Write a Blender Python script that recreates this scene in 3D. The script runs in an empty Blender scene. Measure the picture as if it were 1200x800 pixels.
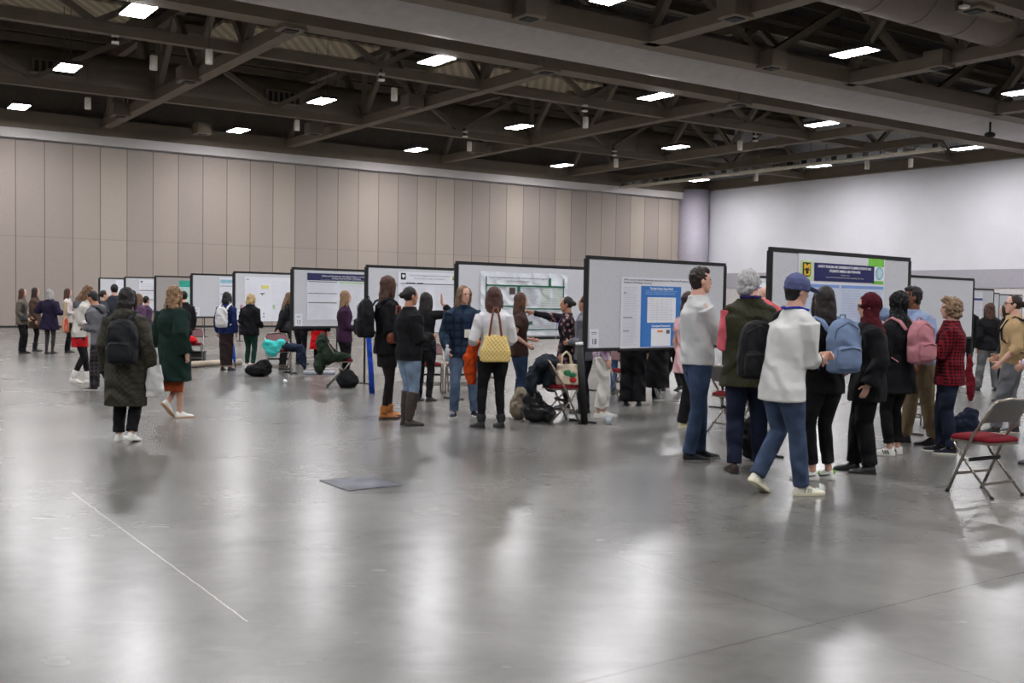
import bpy, math, random
import numpy as np
from mathutils import Vector, Matrix

# ------------------------------------------------------------------ camera, light, exposure
SC = bpy.context.scene
FPX, ROLL, V0, EYE = 1220.0, 0.016, 49.4, 1.54
_th = math.atan(V0 / FPX); _n = math.hypot(1, ROLL)
_R = Vector((1, 0, 0)); _U = Vector((0, math.sin(_th), math.cos(_th))); _F = Vector((0, math.cos(_th), -math.sin(_th)))
cd = bpy.data.cameras.new('camera'); cam = bpy.data.objects.new('camera', cd); SC.collection.objects.link(cam)
cd.sensor_width = 36; cd.lens = 36 * FPX / 1200; cd.clip_end = 300
_cx = (_R + _U * ROLL) / _n; _cy = (_U - _R * ROLL) / _n; _cz = -_F
cam.matrix_world = Matrix(((_cx.x, _cy.x, _cz.x, 0), (_cx.y, _cy.y, _cz.y, 0), (_cx.z, _cy.z, _cz.z, EYE), (0, 0, 0, 1)))
SC.camera = cam
SC.view_settings.view_transform = 'Standard'; SC.view_settings.look = 'None'
SC.view_settings.gamma = 1; SC.view_settings.use_curve_mapping = False
SC.view_settings.exposure = 1.36
LAMP = 62.0
W = bpy.data.worlds.new('world'); SC.world = W; W.use_nodes = True
W.node_tree.nodes['Background'].inputs[0].default_value = (.75, .78, .9, 1)
W.node_tree.nodes['Background'].inputs[1].default_value = .10
SC.cycles.use_denoising = True; SC.cycles.denoiser = 'OPENIMAGEDENOISE'; SC.cycles.denoising_input_passes = 'RGB_ALBEDO_NORMAL'; SC.cycles.denoising_prefilter = 'FAST'; SC.cycles.filter_width = 1.6; SC.cycles.sample_clamp_indirect = 4; SC.cycles.sample_clamp_direct = 14; SC.cycles.use_light_tree = False; SC.cycles.use_adaptive_sampling = False
SC.cycles.max_bounces = 6; SC.cycles.diffuse_bounces = 4; SC.cycles.glossy_bounces = 3

PHI = math.radians(55.4)
E1 = Vector((math.sin(PHI), math.cos(PHI), 0)); E2 = Vector((-math.cos(PHI), math.sin(PHI), 0))
def st(s, t, z=0.0): return E1 * s + E2 * t + Vector((0, 0, z))
def at(x, y, z=0.0):
    """ground (or height z) point of the place seen at photograph position x, y"""
    u = x - 600; v = 400 - y
    a = (u - ROLL * v) / _n; b = (ROLL * u + v) / _n
    d = _R * a + _U * b + _F * FPX
    k = (z - EYE) / d.z
    return Vector((0, 0, EYE)) + d * k
def zat(y, p):
    u = 0
    # height over ground point p that shows at row y (column of p)
    x = 600.0
    for _ in range(6):
        q = Vector((p.x, p.y, 0)); q0 = q - Vector((0, 0, EYE))
        a, b, c = q0.dot(_R), q0.dot(_U), q0.dot(_F)
        x = 600 + (a * FPX / c + ROLL * b * FPX / c) / _n
        break
    u = x - 600; v = 400 - y
    a = (u - ROLL * v) / _n; b = (ROLL * u + v) / _n
    d = _R * a + _U * b + _F * FPX
    return EYE + d.z * p.y / d.y

# ------------------------------------------------------------------ mesh helper
V = Vector
class MB:
    def __init__(s, k=1.0): s.v = []; s.f = []; s.m = []; s.k = k; s.M = None; s.mi = 0
    def add(s, vs, fs):
        o = len(s.v)
        for p in vs:
            p = V(p)
            if s.M is not None: p = s.M @ p
            s.v.append(tuple(p * s.k))
        for f in fs: s.f.append([i + o for i in f]); s.m.append(s.mi)
        return s
    def box(s, c, d, R=None):
        c = V(c); x, y, z = d[0] / 2, d[1] / 2, d[2] / 2
        vs = [V((i, j, k)) for i in (-x, x) for j in (-y, y) for k in (-z, z)]
        if R is not None: vs = [R @ p for p in vs]
        return s.add([p + c for p in vs], [(0, 1, 3, 2), (4, 6, 7, 5), (0, 4, 5, 1), (2, 3, 7, 6), (0, 2, 6, 4), (1, 5, 7, 3)])
    def bar(s, a, b, w, h=None, up=V((0, 0, 1))):
        a = V(a); b = V(b); h = h or w; t = (b - a).normalized()
        x = t.cross(up)
        if x.length < 1e-4: x = t.cross(V((0, 1, 0)))
        x.normalize(); y = x.cross(t)
        vs = []
        for p in (a, b):
            for i, j in ((-1, -1), (1, -1), (1, 1), (-1, 1)): vs.append(p + x * i * w / 2 + y * j * h / 2)
        return s.add(vs, [(0, 3, 2, 1), (4, 5, 6, 7), (0, 1, 5, 4), (1, 2, 6, 5), (2, 3, 7, 6), (3, 0, 4, 7)])
    def rings(s, R):
        n = len(R[0]); vs = [p for r in R for p in r]; fs = []
        for i in range(len(R) - 1):
            for j in range(n):
                a = i * n + j; b = i * n + (j + 1) % n
                fs.append((a, b, b + n, a + n))
        fs.append(tuple(range(n - 1, -1, -1))); fs.append(tuple((len(R) - 1) * n + j for j in range(n)))
        return s.add(vs, fs)
    def tube(s, pts, rad, seg=10, dome=True, flat=None):
        pts = [V(p) for p in pts]; n = len(pts)
        if not hasattr(rad, '__len__'): rad = [rad] * n
        R = []; prev = None
        rr = list(rad); pp = list(pts)
        if dome:
            t0 = (pts[0] - pts[1]).normalized(); t1 = (pts[-1] - pts[-2]).normalized()
            pp = [pts[0] + t0 * rad[0] * .8] + pp + [pts[-1] + t1 * rad[-1] * .8]; rr = [rad[0] * .45] + rr + [rad[-1] * .45]
        for i, p in enumerate(pp):
            if i == 0: t = pp[1] - p
            elif i == len(pp) - 1: t = p - pp[i - 1]
            else: t = (pp[i + 1] - p).normalized() + (p - pp[i - 1]).normalized()
            if t.length < 1e-9: t = V((0, 0, 1))
            t.normalize()
            if prev is None:
                x = t.cross(V((0, 1, 0)));
                if x.length < .1: x = t.cross(V((1, 0, 0)))
            else: x = prev - t * prev.dot(t)
            x.normalize(); prev = x; y = t.cross(x)
            if flat is None: fx, fy = 1, 1
            else: fx, fy = flat
            R.append([p + (x * math.cos(a) * fx + y * math.sin(a) * fy) * rr[i] for a in [2 * math.pi * j / seg for j in range(seg)]])
        return s.rings(R)
    def loft(s, L, seg=18, e=1.0):
        """L: (z, rx, ry, cx, cy, rot)"""
        R = []
        for q in L:
            z, rx, ry = q[:3]; cx = q[3] if len(q) > 3 else 0; cy = q[4] if len(q) > 4 else 0; a0 = q[5] if len(q) > 5 else 0
            r = []
            for j in range(seg):
                a = 2 * math.pi * j / seg; c_, s_ = math.cos(a), math.sin(a)
                x = rx * math.copysign(abs(c_) ** e, c_); y = ry * math.copysign(abs(s_) ** e, s_)
                r.append(V((cx + x * math.cos(a0) - y * math.sin(a0), cy + x * math.sin(a0) + y * math.cos(a0), z)))
            R.append(r)
        return s.rings(R)
    def ball(s, c, r, R=None, seg=12, rn=8):
        if not hasattr(r, '__len__'): r = (r, r, r)
        L = []
        for i in range(rn + 1):
            a = -math.pi / 2 + math.pi * i / rn
            cz = max(math.cos(a), .06)
            ring = []
            for j in range(seg):
                b = 2 * math.pi * j / seg
                p = V((math.cos(b) * cz * r[0], math.sin(b) * cz * r[1], math.sin(a) * r[2]))
                if R is not None: p = R @ p
                ring.append(p + V(c))
            L.append(ring)
        return s.rings(L)
    def prism(s, poly, z0, z1):
        n = len(poly)
        vs = [V((x, y, z0)) for x, y in poly] + [V((x, y, z1)) for x, y in poly]
        return s.add(vs, [tuple(range(n - 1, -1, -1)), tuple(range(n, 2 * n))] + [(i, (i + 1) % n, (i + 1) % n + n, i + n) for i in range(n)])
    def build(s, name, mat, parent=None, smooth=True, remesh=0, disp=None, bevel=0, mats=None, sm=1):
        me = bpy.data.meshes.new(name); me.from_pydata(s.v, [], s.f)
        for m in (mats or [mat]): me.materials.append(m)
        if mats: me.polygons.foreach_set('material_index', s.m)
        if smooth: me.polygons.foreach_set('use_smooth', [True] * len(me.polygons))
        me.update()
        o = bpy.data.objects.new(name, me); SC.collection.objects.link(o)
        if parent is not None: o.parent = parent
        if bevel:
            b = o.modifiers.new('b', 'BEVEL'); b.width = bevel; b.segments = 2; b.limit_method = 'ANGLE'; b.angle_limit = .7
        if remesh:
            r = o.modifiers.new('r', 'REMESH'); r.mode = 'VOXEL'; r.voxel_size = remesh; r.use_smooth_shade = True
            if sm: q = o.modifiers.new('s', 'SMOOTH'); q.factor = .6; q.iterations = sm
        if disp:
            d = o.modifiers.new('d', 'DISPLACE'); d.strength = disp[0]; d.texture = clouds(disp[1]); d.texture_coords = 'LOCAL'; d.mid_level = .5
            if len(disp) > 2:
                d = o.modifiers.new('w', 'DISPLACE'); d.strength = disp[2]; d.texture = folds(); d.texture_coords = 'LOCAL'; d.mid_level = .5
        if remesh or disp: BAKE.append(o)
        return o
BAKE = []
_tx = {}
def clouds(size):
    if size not in _tx:
        t = bpy.data.textures.new('clouds', 'CLOUDS'); t.noise_scale = size; t.noise_depth = 1; _tx[size] = t
    return _tx[size]
def folds():
    if 'folds' not in _tx:
        t = bpy.data.textures.new('folds', 'MARBLE'); t.noise_scale = .16; t.turbulence = 9; t.noise_depth = 1; t.marble_type = 'SOFT'; _tx['folds'] = t
    return _tx['folds']
def bake_all():
    bpy.context.view_layer.update(); dg = bpy.context.evaluated_depsgraph_get()
    new = []
    for o in BAKE: new.append(bpy.data.meshes.new_from_object(o.evaluated_get(dg)))
    for o, me in zip(BAKE, new):
        nm = o.name; o.modifiers.clear(); o.data = me; me.name = nm

def empty(name, label=None, cat=None, group=None, M=None, loc=None, rz=0):
    o = bpy.data.objects.new(name, None); SC.collection.objects.link(o); o.empty_display_size = .1
    if M is not None: o.matrix_world = M
    elif loc is not None: o.location = loc; o.rotation_euler = (0, 0, rz)
    return tag(o, label, cat, group)
def tag(o, label=None, cat=None, group=None, kind=None):
    if label: o['label'] = label
    if cat: o['category'] = cat
    if group: o['group'] = group
    if kind: o['kind'] = kind
    return o

# ------------------------------------------------------------------ materials
_M = {}
def _new(name):
    m = bpy.data.materials.new(name); m.use_nodes = True
    nt = m.node_tree; return m, nt, nt.nodes['Principled BSDF']
def lin(c): return tuple(((x / 255) / 12.92 if x / 255 <= .04045 else ((x / 255 + .055) / 1.055) ** 2.4) for x in c)
def mat(rgb, rough=.8, metal=0, var=.12, scale=6, bump=0, bscale=60, kind='noise', rgb2=None, spec=.5, dist=.01):
    """rgb in 0..255 as the surface looks; var: brightness variation by noise"""
    key = (rgb, rough, metal, var, scale, bump, bscale, kind, rgb2, spec)
    if key in _M: return _M[key]
    m, nt, b = _new('surface'); N = nt.nodes; L = nt.links
    c = lin(rgb); b.inputs['Roughness'].default_value = rough; b.inputs['Metallic'].default_value = metal
    b.inputs['Specular IOR Level'].default_value = spec
    tc = N.new('ShaderNodeTexCoord')
    no = N.new('ShaderNodeTexNoise'); no.inputs['Scale'].default_value = scale; no.inputs['Detail'].default_value = 5
    L.new(tc.outputs['Object'], no.inputs['Vector'])
    rp = N.new('ShaderNodeValToRGB'); rp.color_ramp.elements[0].position = .3; rp.color_ramp.elements[1].position = .7
    lo = tuple(max(0, x * (1 - var)) for x in c) + (1,); hi = tuple(min(1, x * (1 + var)) for x in c) + (1,)
    rp.color_ramp.elements[0].color = lo; rp.color_ramp.elements[1].color = hi
    L.new(no.outputs['Fac'], rp.inputs['Fac']); out = rp.outputs['Color']
    if kind in ('check', 'plaid', 'stripes', 'quilt', 'hair', 'floral', 'weave', 'lattice'):
        c2 = lin(rgb2) + (1,)
        mix = N.new('ShaderNodeMixRGB'); L.new(out, mix.inputs[1]); mix.inputs[2].default_value = c2
        if kind in ('check', 'plaid', 'quilt', 'lattice'):
            k = bscale
            def wave(ax, ang=0):
                m0 = N.new('ShaderNodeMapping'); m0.inputs['Rotation'].default_value = (0, 0, .785); L.new(tc.outputs['Object'], m0.inputs['Vector'])
                mp = N.new('ShaderNodeMapping'); mp.inputs['Rotation'].default_value = (0, ang, 0)
                L.new(m0.outputs['Vector'], mp.inputs['Vector'])
                w = N.new('ShaderNodeTexWave'); w.bands_direction = ax; w.inputs['Scale'].default_value = k
                L.new(mp.outputs['Vector'], w.inputs['Vector']); return w.outputs['Fac']
            if kind in ('quilt', 'lattice'): a, bb = wave('X', .6), wave('X', -.6)
            else: a, bb = wave('X'), wave('Z')
            mx = N.new('ShaderNodeMath'); mx.operation = 'MAXIMUM' if kind != 'check' else 'MULTIPLY'; L.new(a, mx.inputs[0]); L.new(bb, mx.inputs[1])
            cr = N.new('ShaderNodeValToRGB'); p = {'check': .25, 'plaid': .75, 'quilt': .93, 'lattice': .86}[kind]
            cr.color_ramp.elements[0].position = p - .08; cr.color_ramp.elements[1].position = p + .06
            L.new(mx.outputs[0], cr.inputs['Fac']); L.new(cr.outputs['Color'], mix.inputs[0])
        elif kind == 'stripes':
            w = N.new('ShaderNodeTexWave'); w.bands_direction = 'X'; w.inputs['Scale'].default_value = bscale
            L.new(tc.outputs['Object'], w.inputs['Vector']); L.new(w.outputs['Fac'], mix.inputs[0])
        elif kind == 'hair':
            mp = N.new('ShaderNodeMapping'); mp.inputs['Scale'].default_value = (1, 1, .12); L.new(tc.outputs['Object'], mp.inputs['Vector'])
            n2 = N.new('ShaderNodeTexNoise'); n2.inputs['Scale'].default_value = 70; n2.inputs['Detail'].default_value = 4
            L.new(mp.outputs['Vector'], n2.inputs['Vector'])
            cr = N.new('ShaderNodeValToRGB'); cr.color_ramp.elements[0].position = .35; cr.color_ramp.elements[1].position = .7
            L.new(n2.outputs['Fac'], cr.inputs['Fac']); L.new(cr.outputs['Color'], mix.inputs[0])
            bp = N.new('ShaderNodeBump'); bp.inputs['Strength'].default_value = .6; bp.inputs['Distance'].default_value = .01
            L.new(n2.outputs['Fac'], bp.inputs['Height']); L.new(bp.outputs['Normal'], b.inputs['Normal'])
        elif kind == 'floral':
            vo = N.new('ShaderNodeTexVoronoi'); vo.inputs['Scale'].default_value = bscale; L.new(tc.outputs['Object'], vo.inputs['Vector'])
            cr = N.new('ShaderNodeValToRGB'); cr.color_ramp.elements[0].position = .25; cr.color_ramp.elements[0].color = (1, 1, 1, 1)
            cr.color_ramp.elements[1].position = .38; cr.color_ramp.elements[1].color = (0, 0, 0, 1)
            L.new(vo.outputs['Distance'], cr.inputs['Fac']); L.new(cr.outputs['Color'], mix.inputs[0])
        out = mix.outputs[0]
    L.new(out, b.inputs['Base Color'])
    if bump:
        n3 = N.new('ShaderNodeTexWave'); n3.bands_direction = 'DIAGONAL'; n3.inputs['Scale'].default_value = 2.2; n3.inputs['Distortion'].default_value = 7
        n3.inputs['Detail'].default_value = 2; n3.inputs['Detail Scale'].default_value = 1.4; n3.inputs['Detail Roughness'].default_value = .45
        L.new(tc.outputs['Object'], n3.inputs['Vector'])
        bp = N.new('ShaderNodeBump'); bp.inputs['Strength'].default_value = bump; bp.inputs['Distance'].default_value = dist
        L.new(n3.outputs['Fac'], bp.inputs['Height']); L.new(bp.outputs['Normal'], b.inputs['Normal'])
    _M[key] = m; return m
def cloth(rgb, **k):
    k.setdefault('rough', .9); k.setdefault('bump', .8); k.setdefault('bscale', 13); k.setdefault('var', .07); k.setdefault('spec', .2); k.setdefault('dist', .028)
    return mat(rgb, **k)
def hairm(rgb, rgb2=None): return mat(rgb, rough=.55, kind='hair', rgb2=rgb2 or tuple(int(x * .55) for x in rgb), spec=.35)
def denim(rgb): return cloth(rgb, scale=7, var=.3, bscale=14, bump=.4)
SKIN = mat((205, 160, 140), .55, var=.06, spec=.4); SKIN_D = mat((120, 78, 58), .55, var=.06, spec=.4); SKIN_M = mat((178, 128, 102), .55, var=.06, spec=.4)
EYE_M = mat((28, 22, 20), .25); LIP = mat((165, 95, 88), .5, var=.05)
BLACK = cloth((22, 22, 25)); NAVY = cloth((27, 32, 50)); METAL = mat((150, 145, 138), .32, .85, var=.08, scale=20); DARKM = mat((30, 30, 32), .45, .4)
RUB = mat((25, 25, 26), .7)

# ------------------------------------------------------------------ the hall
def floor_material():
    m, nt, b = _new('polished_concrete'); N = nt.nodes; L = nt.links
    tc = N.new('ShaderNodeTexCoord'); P = tc.outputs['Object']
    def noise(sc, det=6, rough=.6, vec=P, dist=0):
        n = N.new('ShaderNodeTexNoise'); n.inputs['Scale'].default_value = sc; n.inputs['Detail'].default_value = det
        n.inputs['Roughness'].default_value = rough; n.inputs['Distortion'].default_value = dist; L.new(vec, n.inputs['Vector']); return n.outputs['Fac']
    def ramp(f, a, b_, p0=.3, p1=.7):
        r = N.new('ShaderNodeValToRGB'); e = r.color_ramp.elements; e[0].position = p0; e[1].position = p1
        e[0].color = a if len(a) == 4 else a + (1,); e[1].color = b_ if len(b_) == 4 else b_ + (1,); L.new(f, r.inputs['Fac']); return r.outputs['Color']
    def mixc(f, a, b_, mode='MIX'):
        x = N.new('ShaderNodeMixRGB'); x.blend_type = mode
        if isinstance(f, float): x.inputs[0].default_value = f
        else: L.new(f, x.inputs[0])
        for i, q in ((1, a), (2, b_)):
            if isinstance(q, tuple): x.inputs[i].default_value = q
            else: L.new(q, x.inputs[i])
        return x.outputs[0]
    base = ramp(noise(.55, 8, .62, dist=.6), lin((90, 89, 86)), lin((122, 121, 118)), .3, .7)
    blot = ramp(noise(1.7, 5, .5), (.85, .85, .84), (1.12, 1.12, 1.11), .25, .75)
    fine = ramp(noise(10, 4, .6), (.96, .96, .96), (1.04, 1.04, 1.04), .35, .65)
    c = mixc(1.0, mixc(1.0, base, blot, 'MULTIPLY'), fine, 'MULTIPLY')
    def math_(op, *a):
        x = N.new('ShaderNodeMath'); x.operation = op
        for i, q in enumerate(a):
            if isinstance(q, (int, float)): x.inputs[i].default_value = q
            else: L.new(q, x.inputs[i])
        return x.outputs[0]
    def dot(v):
        x = N.new('ShaderNodeVectorMath'); x.operation = 'DOT_PRODUCT'; L.new(P, x.inputs[0]); x.inputs[1].default_value = v; return x.outputs['Value']
    wob = math_('MULTIPLY', math_('SUBTRACT', noise(9, 3), .5), .018)
    s = math_('ADD', dot(E1), wob); t = math_('ADD', dot(E2), wob)
    tot = None
    # joints: (axis value, at, half width, other-axis range)
    for ax, v, w, lo, hi, k in ((t, 3.24, .007, -40, 60, .8), (s, 4.06, .005, -10, 4.76, .7), (s, 4.06, .003, 4.76, 8, .25), (s, 1.75, .004, 4.7, 8.5, -.5), (t, 4.83, .003, .2, 3.1, .45),
                            (s, 2.56, .003, 5.2, 6.1, .4), (s, 13.2, .006, -40, 60, .6), (s, 22.3, .006, -40, 60, .5), (t, 12.4, .006, -40, 60, .5), (t, 21.5, .006, -40, 60, .5),
                            (t, 8.62, .003, 2.9, 4.0, .3), (s, 4.75, .004, 6.9, 8.1, .55), (t, 6.95, .003, 3.2, 4.7, .35), (s, 2.95, .003, 7.2, 8.6, .5)):
        ln = math_('LESS_THAN', math_('ABSOLUTE', math_('SUBTRACT', ax, v)), w)
        o = s if ax is t else t
        ln = math_('MULTIPLY', ln, math_('LESS_THAN', o, hi)); ln = math_('MULTIPLY', ln, math_('GREATER_THAN', o, lo))
        if k < 0: c = mixc(math_('MULTIPLY', ln, -k), c, (.62, .6, .55, 1))
        else: c = mixc(math_('MULTIPLY', ln, k), c, (.09, .085, .08, 1))
    # pale scuffs and hairline cracks
    mp = N.new('ShaderNodeMapping'); mp.inputs['Scale'].default_value = (.5, 3.2, 1); mp.inputs['Rotation'].default_value = (0, 0, .35); L.new(P, mp.inputs['Vector'])
    sc = ramp(noise(3.2, 6, .7, mp.outputs['Vector']), (0, 0, 0), (1, 1, 1), .58, .85)
    c = mixc(math_('MULTIPLY', sc, .2), c, (.5, .49, .46, 1))
    L.new(c, b.inputs['Base Color'])
    mp2 = N.new('ShaderNodeMapping'); mp2.inputs['Scale'].default_value = (.8, 2.6, 1); mp2.inputs['Rotation'].default_value = (0, 0, .15); L.new(P, mp2.inputs['Vector'])
    r = ramp(noise(.9, 3, .5, dist=.3), (.235, .235, .235), (.27, .27, .27), .25, .75)
    r2 = ramp(noise(1.6, 3, .5, mp2.outputs['Vector']), (0, 0, 0), (.02, .02, .02), .2, .8)
    rr = mixc(1.0, r, r2, 'ADD'); L.new(rr, b.inputs['Roughness'])
    b.inputs['Specular IOR Level'].default_value = .6
    bp = N.new('ShaderNodeBump'); bp.inputs['Strength'].default_value = .03; bp.inputs['Distance'].default_value = .01
    L.new(noise(.5, 1, .3), bp.inputs['Height'])
    return m

def panel_wall_material():
    m, nt, b = _new('partition_fabric'); N = nt.nodes; L = nt.links
    tc = N.new('ShaderNodeTexCoord')
    x = N.new('ShaderNodeVectorMath'); x.operation = 'DOT_PRODUCT'; L.new(tc.outputs['Object'], x.inputs[0]); x.inputs[1].default_value = E1
    a = N.new('ShaderNodeMath'); a.operation = 'MULTIPLY_ADD'; L.new(x.outputs['Value'], a.inputs[0]); a.inputs[1].default_value = 1 / 1.145; a.inputs[2].default_value = -7.76 / 1.145 + 40
    f = N.new('ShaderNodeMath'); f.operation = 'FLOOR'; L.new(a.outputs[0], f.inputs[0])
    wn = N.new('ShaderNodeTexWhiteNoise'); wn.noise_dimensions = '1D'; L.new(f.outputs[0], wn.inputs['W'])
    rp = N.new('ShaderNodeValToRGB'); e = rp.color_ramp.elements; e[0].color = lin((162, 151, 145)) + (1,); e[1].color = lin((182, 171, 160)) + (1,)
    L.new(wn.outputs['Value'], rp.inputs['Fac'])
    fr = N.new('ShaderNodeMath'); fr.operation = 'FRACT'; L.new(a.outputs[0], fr.inputs[0])
    lt = N.new('ShaderNodeMath'); lt.operation = 'LESS_THAN'; L.new(fr.outputs[0], lt.inputs[0]); lt.inputs[1].default_value = .028
    no = N.new('ShaderNodeTexNoise'); no.inputs['Scale'].default_value = 30; L.new(tc.outputs['Object'], no.inputs['Vector'])
    mx = N.new('ShaderNodeMixRGB'); mx.blend_type = 'MULTIPLY'; mx.inputs[0].default_value = .25; L.new(rp.outputs[0], mx.inputs[1]); L.new(no.outputs['Fac'], mx.inputs[2])
    m2 = N.new('ShaderNodeMixRGB'); L.new(lt.outputs[0], m2.inputs[0]); L.new(mx.outputs[0], m2.inputs[1]); m2.inputs[2].default_value = lin((105, 96, 90)) + (1,)
    sp = N.new('ShaderNodeSeparateXYZ'); L.new(tc.outputs['Object'], sp.inputs[0])
    cp = N.new('ShaderNodeMath'); cp.operation = 'COMPARE'; L.new(sp.outputs['Z'], cp.inputs[0]); cp.inputs[1].default_value = 3.9; cp.inputs[2].default_value = .02
    ml = N.new('ShaderNodeMath'); ml.operation = 'MULTIPLY'; L.new(cp.outputs[0], ml.inputs[0]); ml.inputs[1].default_value = .3
    m3 = N.new('ShaderNodeMixRGB'); L.new(ml.outputs[0], m3.inputs[0]); L.new(m2.outputs[0], m3.inputs[1]); m3.inputs[2].default_value = lin((110, 100, 95)) + (1,)
    L.new(m3.outputs[0], b.inputs['Base Color']); b.inputs['Roughness'].default_value = .95; b.inputs['Specular IOR Level'].default_value = .1
    return m

def stbox(mb, s0, s1, t0, t1, z0, z1):
    P = [st(s, t, z) for s in (s0, s1) for t in (t0, t1) for z in (z0, z1)]
    return mb.add(P, [(0, 1, 3, 2), (4, 6, 7, 5), (0, 4, 5, 1), (2, 3, 7, 6), (0, 2, 6, 4), (1, 5, 7, 3)])
def struct(name, mb, m, **k): return tag(mb.build(name, m, smooth=False, **k), kind='structure')

WL, WR = 48.53, 48.08
struct('floor', stbox(MB(), -30, WR + .3, -22, WL + .3, -.2, 0), floor_material())
DECK = mat((52, 46, 42), .9, var=.15, scale=.5, kind='stripes', rgb2=(40, 36, 33), bscale=1.2)
struct('ceiling', stbox(MB(), -30, WR + .3, -22, WL + .3, 12.2, 12.4), DECK)
struct('wall_left', stbox(MB(), -30, 46.15, WL, WL + .3, 0.06, 7.97), panel_wall_material())
WHITE_W = mat((212, 212, 217), .9, var=.04, scale=.6)
struct('wall_right', stbox(MB(), WR, WR + .3, -22, WL + .3, 3.38, 12.2), WHITE_W)
struct('trim_1', stbox(MB(), WR - .02, WR + .3, -22, WL + .3, 2.47, 3.38), mat((165, 162, 170), .9, var=.04))
struct('trim_2', stbox(MB(), WR + .02, WR + .3, -22, WL + .3, 0, 2.47), mat((200, 197, 195), .9, var=.04))
struct('baseboard_left', stbox(MB(), -30, 46.15, WL - .03, WL + .3, 0, .08), RUB)
SOFFIT = mat((196, 192, 190), .7, var=.05, scale=1)
struct('trim_3', stbox(MB(), -30, 46.5, WL - .35, WL + .3, 8.02, 8.42), SOFFIT)
BEAM = mat((112, 101, 87), .7, var=.08, scale=2)
struct('trim_4', stbox(MB(), -30, WR, WL - .45, WL + .3, 8.42, 9.15), BEAM)
struct('wall_back', stbox(MB(), -30, WR, WL + .1, WL + .3, 9.15, 12.2), mat((95, 88, 80), .9))
struct('trim_5', stbox(MB(), WR - .3, WR + .1, -22, WL, 8.62, 9.2), BEAM)
cmb = MB(); cc = st(47.1, 48.2)
cmb.loft([(0, .98, .98, cc.x, cc.y), (8.62, .98, .98, cc.x, cc.y)], seg=28)
tag(cmb.build('trim_6', mat((165, 160, 172), .6, var=.05)), kind='structure')
struct('wall_near', stbox(MB(), -30.3, -30, -22, WL, 0, 12.2), mat((170, 160, 150), .9))
struct('wall_rear', stbox(MB(), -30, WR, -22.3, -22, 0, 12.2), mat((170, 160, 150), .9))

# roof steel -----------------------------------------------------------
ZB, ZT = 8.74, 11.6
def part(name, mb, m, par, **k):
    k.setdefault('smooth', False); return mb.build(name, m, par, **k)
def truss(label, axis, c, lo, hi, nodes, w=.34, h=.36, web=.17, zb=ZB, post=()):
    g = empty('roof_truss', label, 'roof truss', 'steel roof trusses', loc=(st(c, lo) if axis == 's' else st(lo, c)))
    T = Matrix.Translation(-g.location)
    P = (lambda u, z: st(c, u, z)) if axis == 's' else (lambda u, z: st(u, c, z))
    def bar(name, a, b, w_, h_):
        mb = MB(); mb.M = T; mb.bar(a, b, w_, h_); part(name, mb, BEAM, g)
    bar('bottom_chord', P(lo, zb + h / 2), P(hi, zb + h / 2), w, h)
    bar('top_chord', P(lo, ZT), P(hi, ZT), .3, .34)
    for i in range(len(nodes) - 1):
        a, b = nodes[i], nodes[i + 1]; m_ = (a + b) / 2
        bar('brace', P(a, zb + .3), P(m_, ZT), web, web); bar('brace', P(m_, ZT), P(b, zb + .3), web, web)
    for p in post: bar('post', P(p, zb + .2), P(p, ZT), .2, .2)
    return g
S_T = [-6.2, 2.6, 11.35, 19.9, 28.6, 37.2]
where = ['left edge of the ceiling', 'far left lamps', 'left of the middle', 'centre of the ceiling', 'right of centre', 'beside the far right rail']
for i, s0 in enumerate(S_T):
    truss('brown steel roof truss to the left wall, ' + where[i], 's', s0, 26.6, WL - .4, [26.6, 30.9, 35.6, 40.2, 44.4, WL - .4], web=.2, w=.42, post=(28.8,))
    truss('brown steel roof truss nearer than the grey duct, ' + where[i], 's', s0, 4, 22.3, [4, 9.2, 14.3, 18.2, 22.3], web=.24, w=.5, post=(18.2,))
Nn = [-10.6, -1.8, 7.0, 15.9, 24.6, 33.4, 42.0, 47.8]
truss('brown steel truss crossing under the ceiling just behind the grey duct', 't', 30.9, -10.6, 47.8, Nn, w=.28, h=.3, post=S_T[1:5], zb=8.8)
truss('brown steel truss crossing under the ceiling beneath the farthest dark duct', 't', 40.1, -10.6, 47.8, Nn, w=.3, h=.3, post=S_T[1:5], zb=8.75)
truss('brown steel truss crossing the ceiling at the upper right corner', 't', 14.3, -1.8, 47.8, Nn[1:], w=.4, h=.4)
for nm, tt, w_, nodes in (('nearer', 22.35, .7, Nn), ('farther', 26.6, .7, Nn)):
    truss('heavy brown girder along the %s side of the pale grey duct' % nm, 't', tt, -20, 47.8, [-20] + nodes, w=w_, h=.5, web=.22)
# ceiling joists seen far above
for i in range(26):
    u = 3.5 + i * 1.75
    o = stbox(MB(), -12, 47.8, u, u + .08, 11.85, 12.15).build('ceiling_joist', BEAM, smooth=False)
    tag(o, 'thin steel joist high under the dark roof deck', 'joist', 'thin joists under the roof deck')

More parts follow.
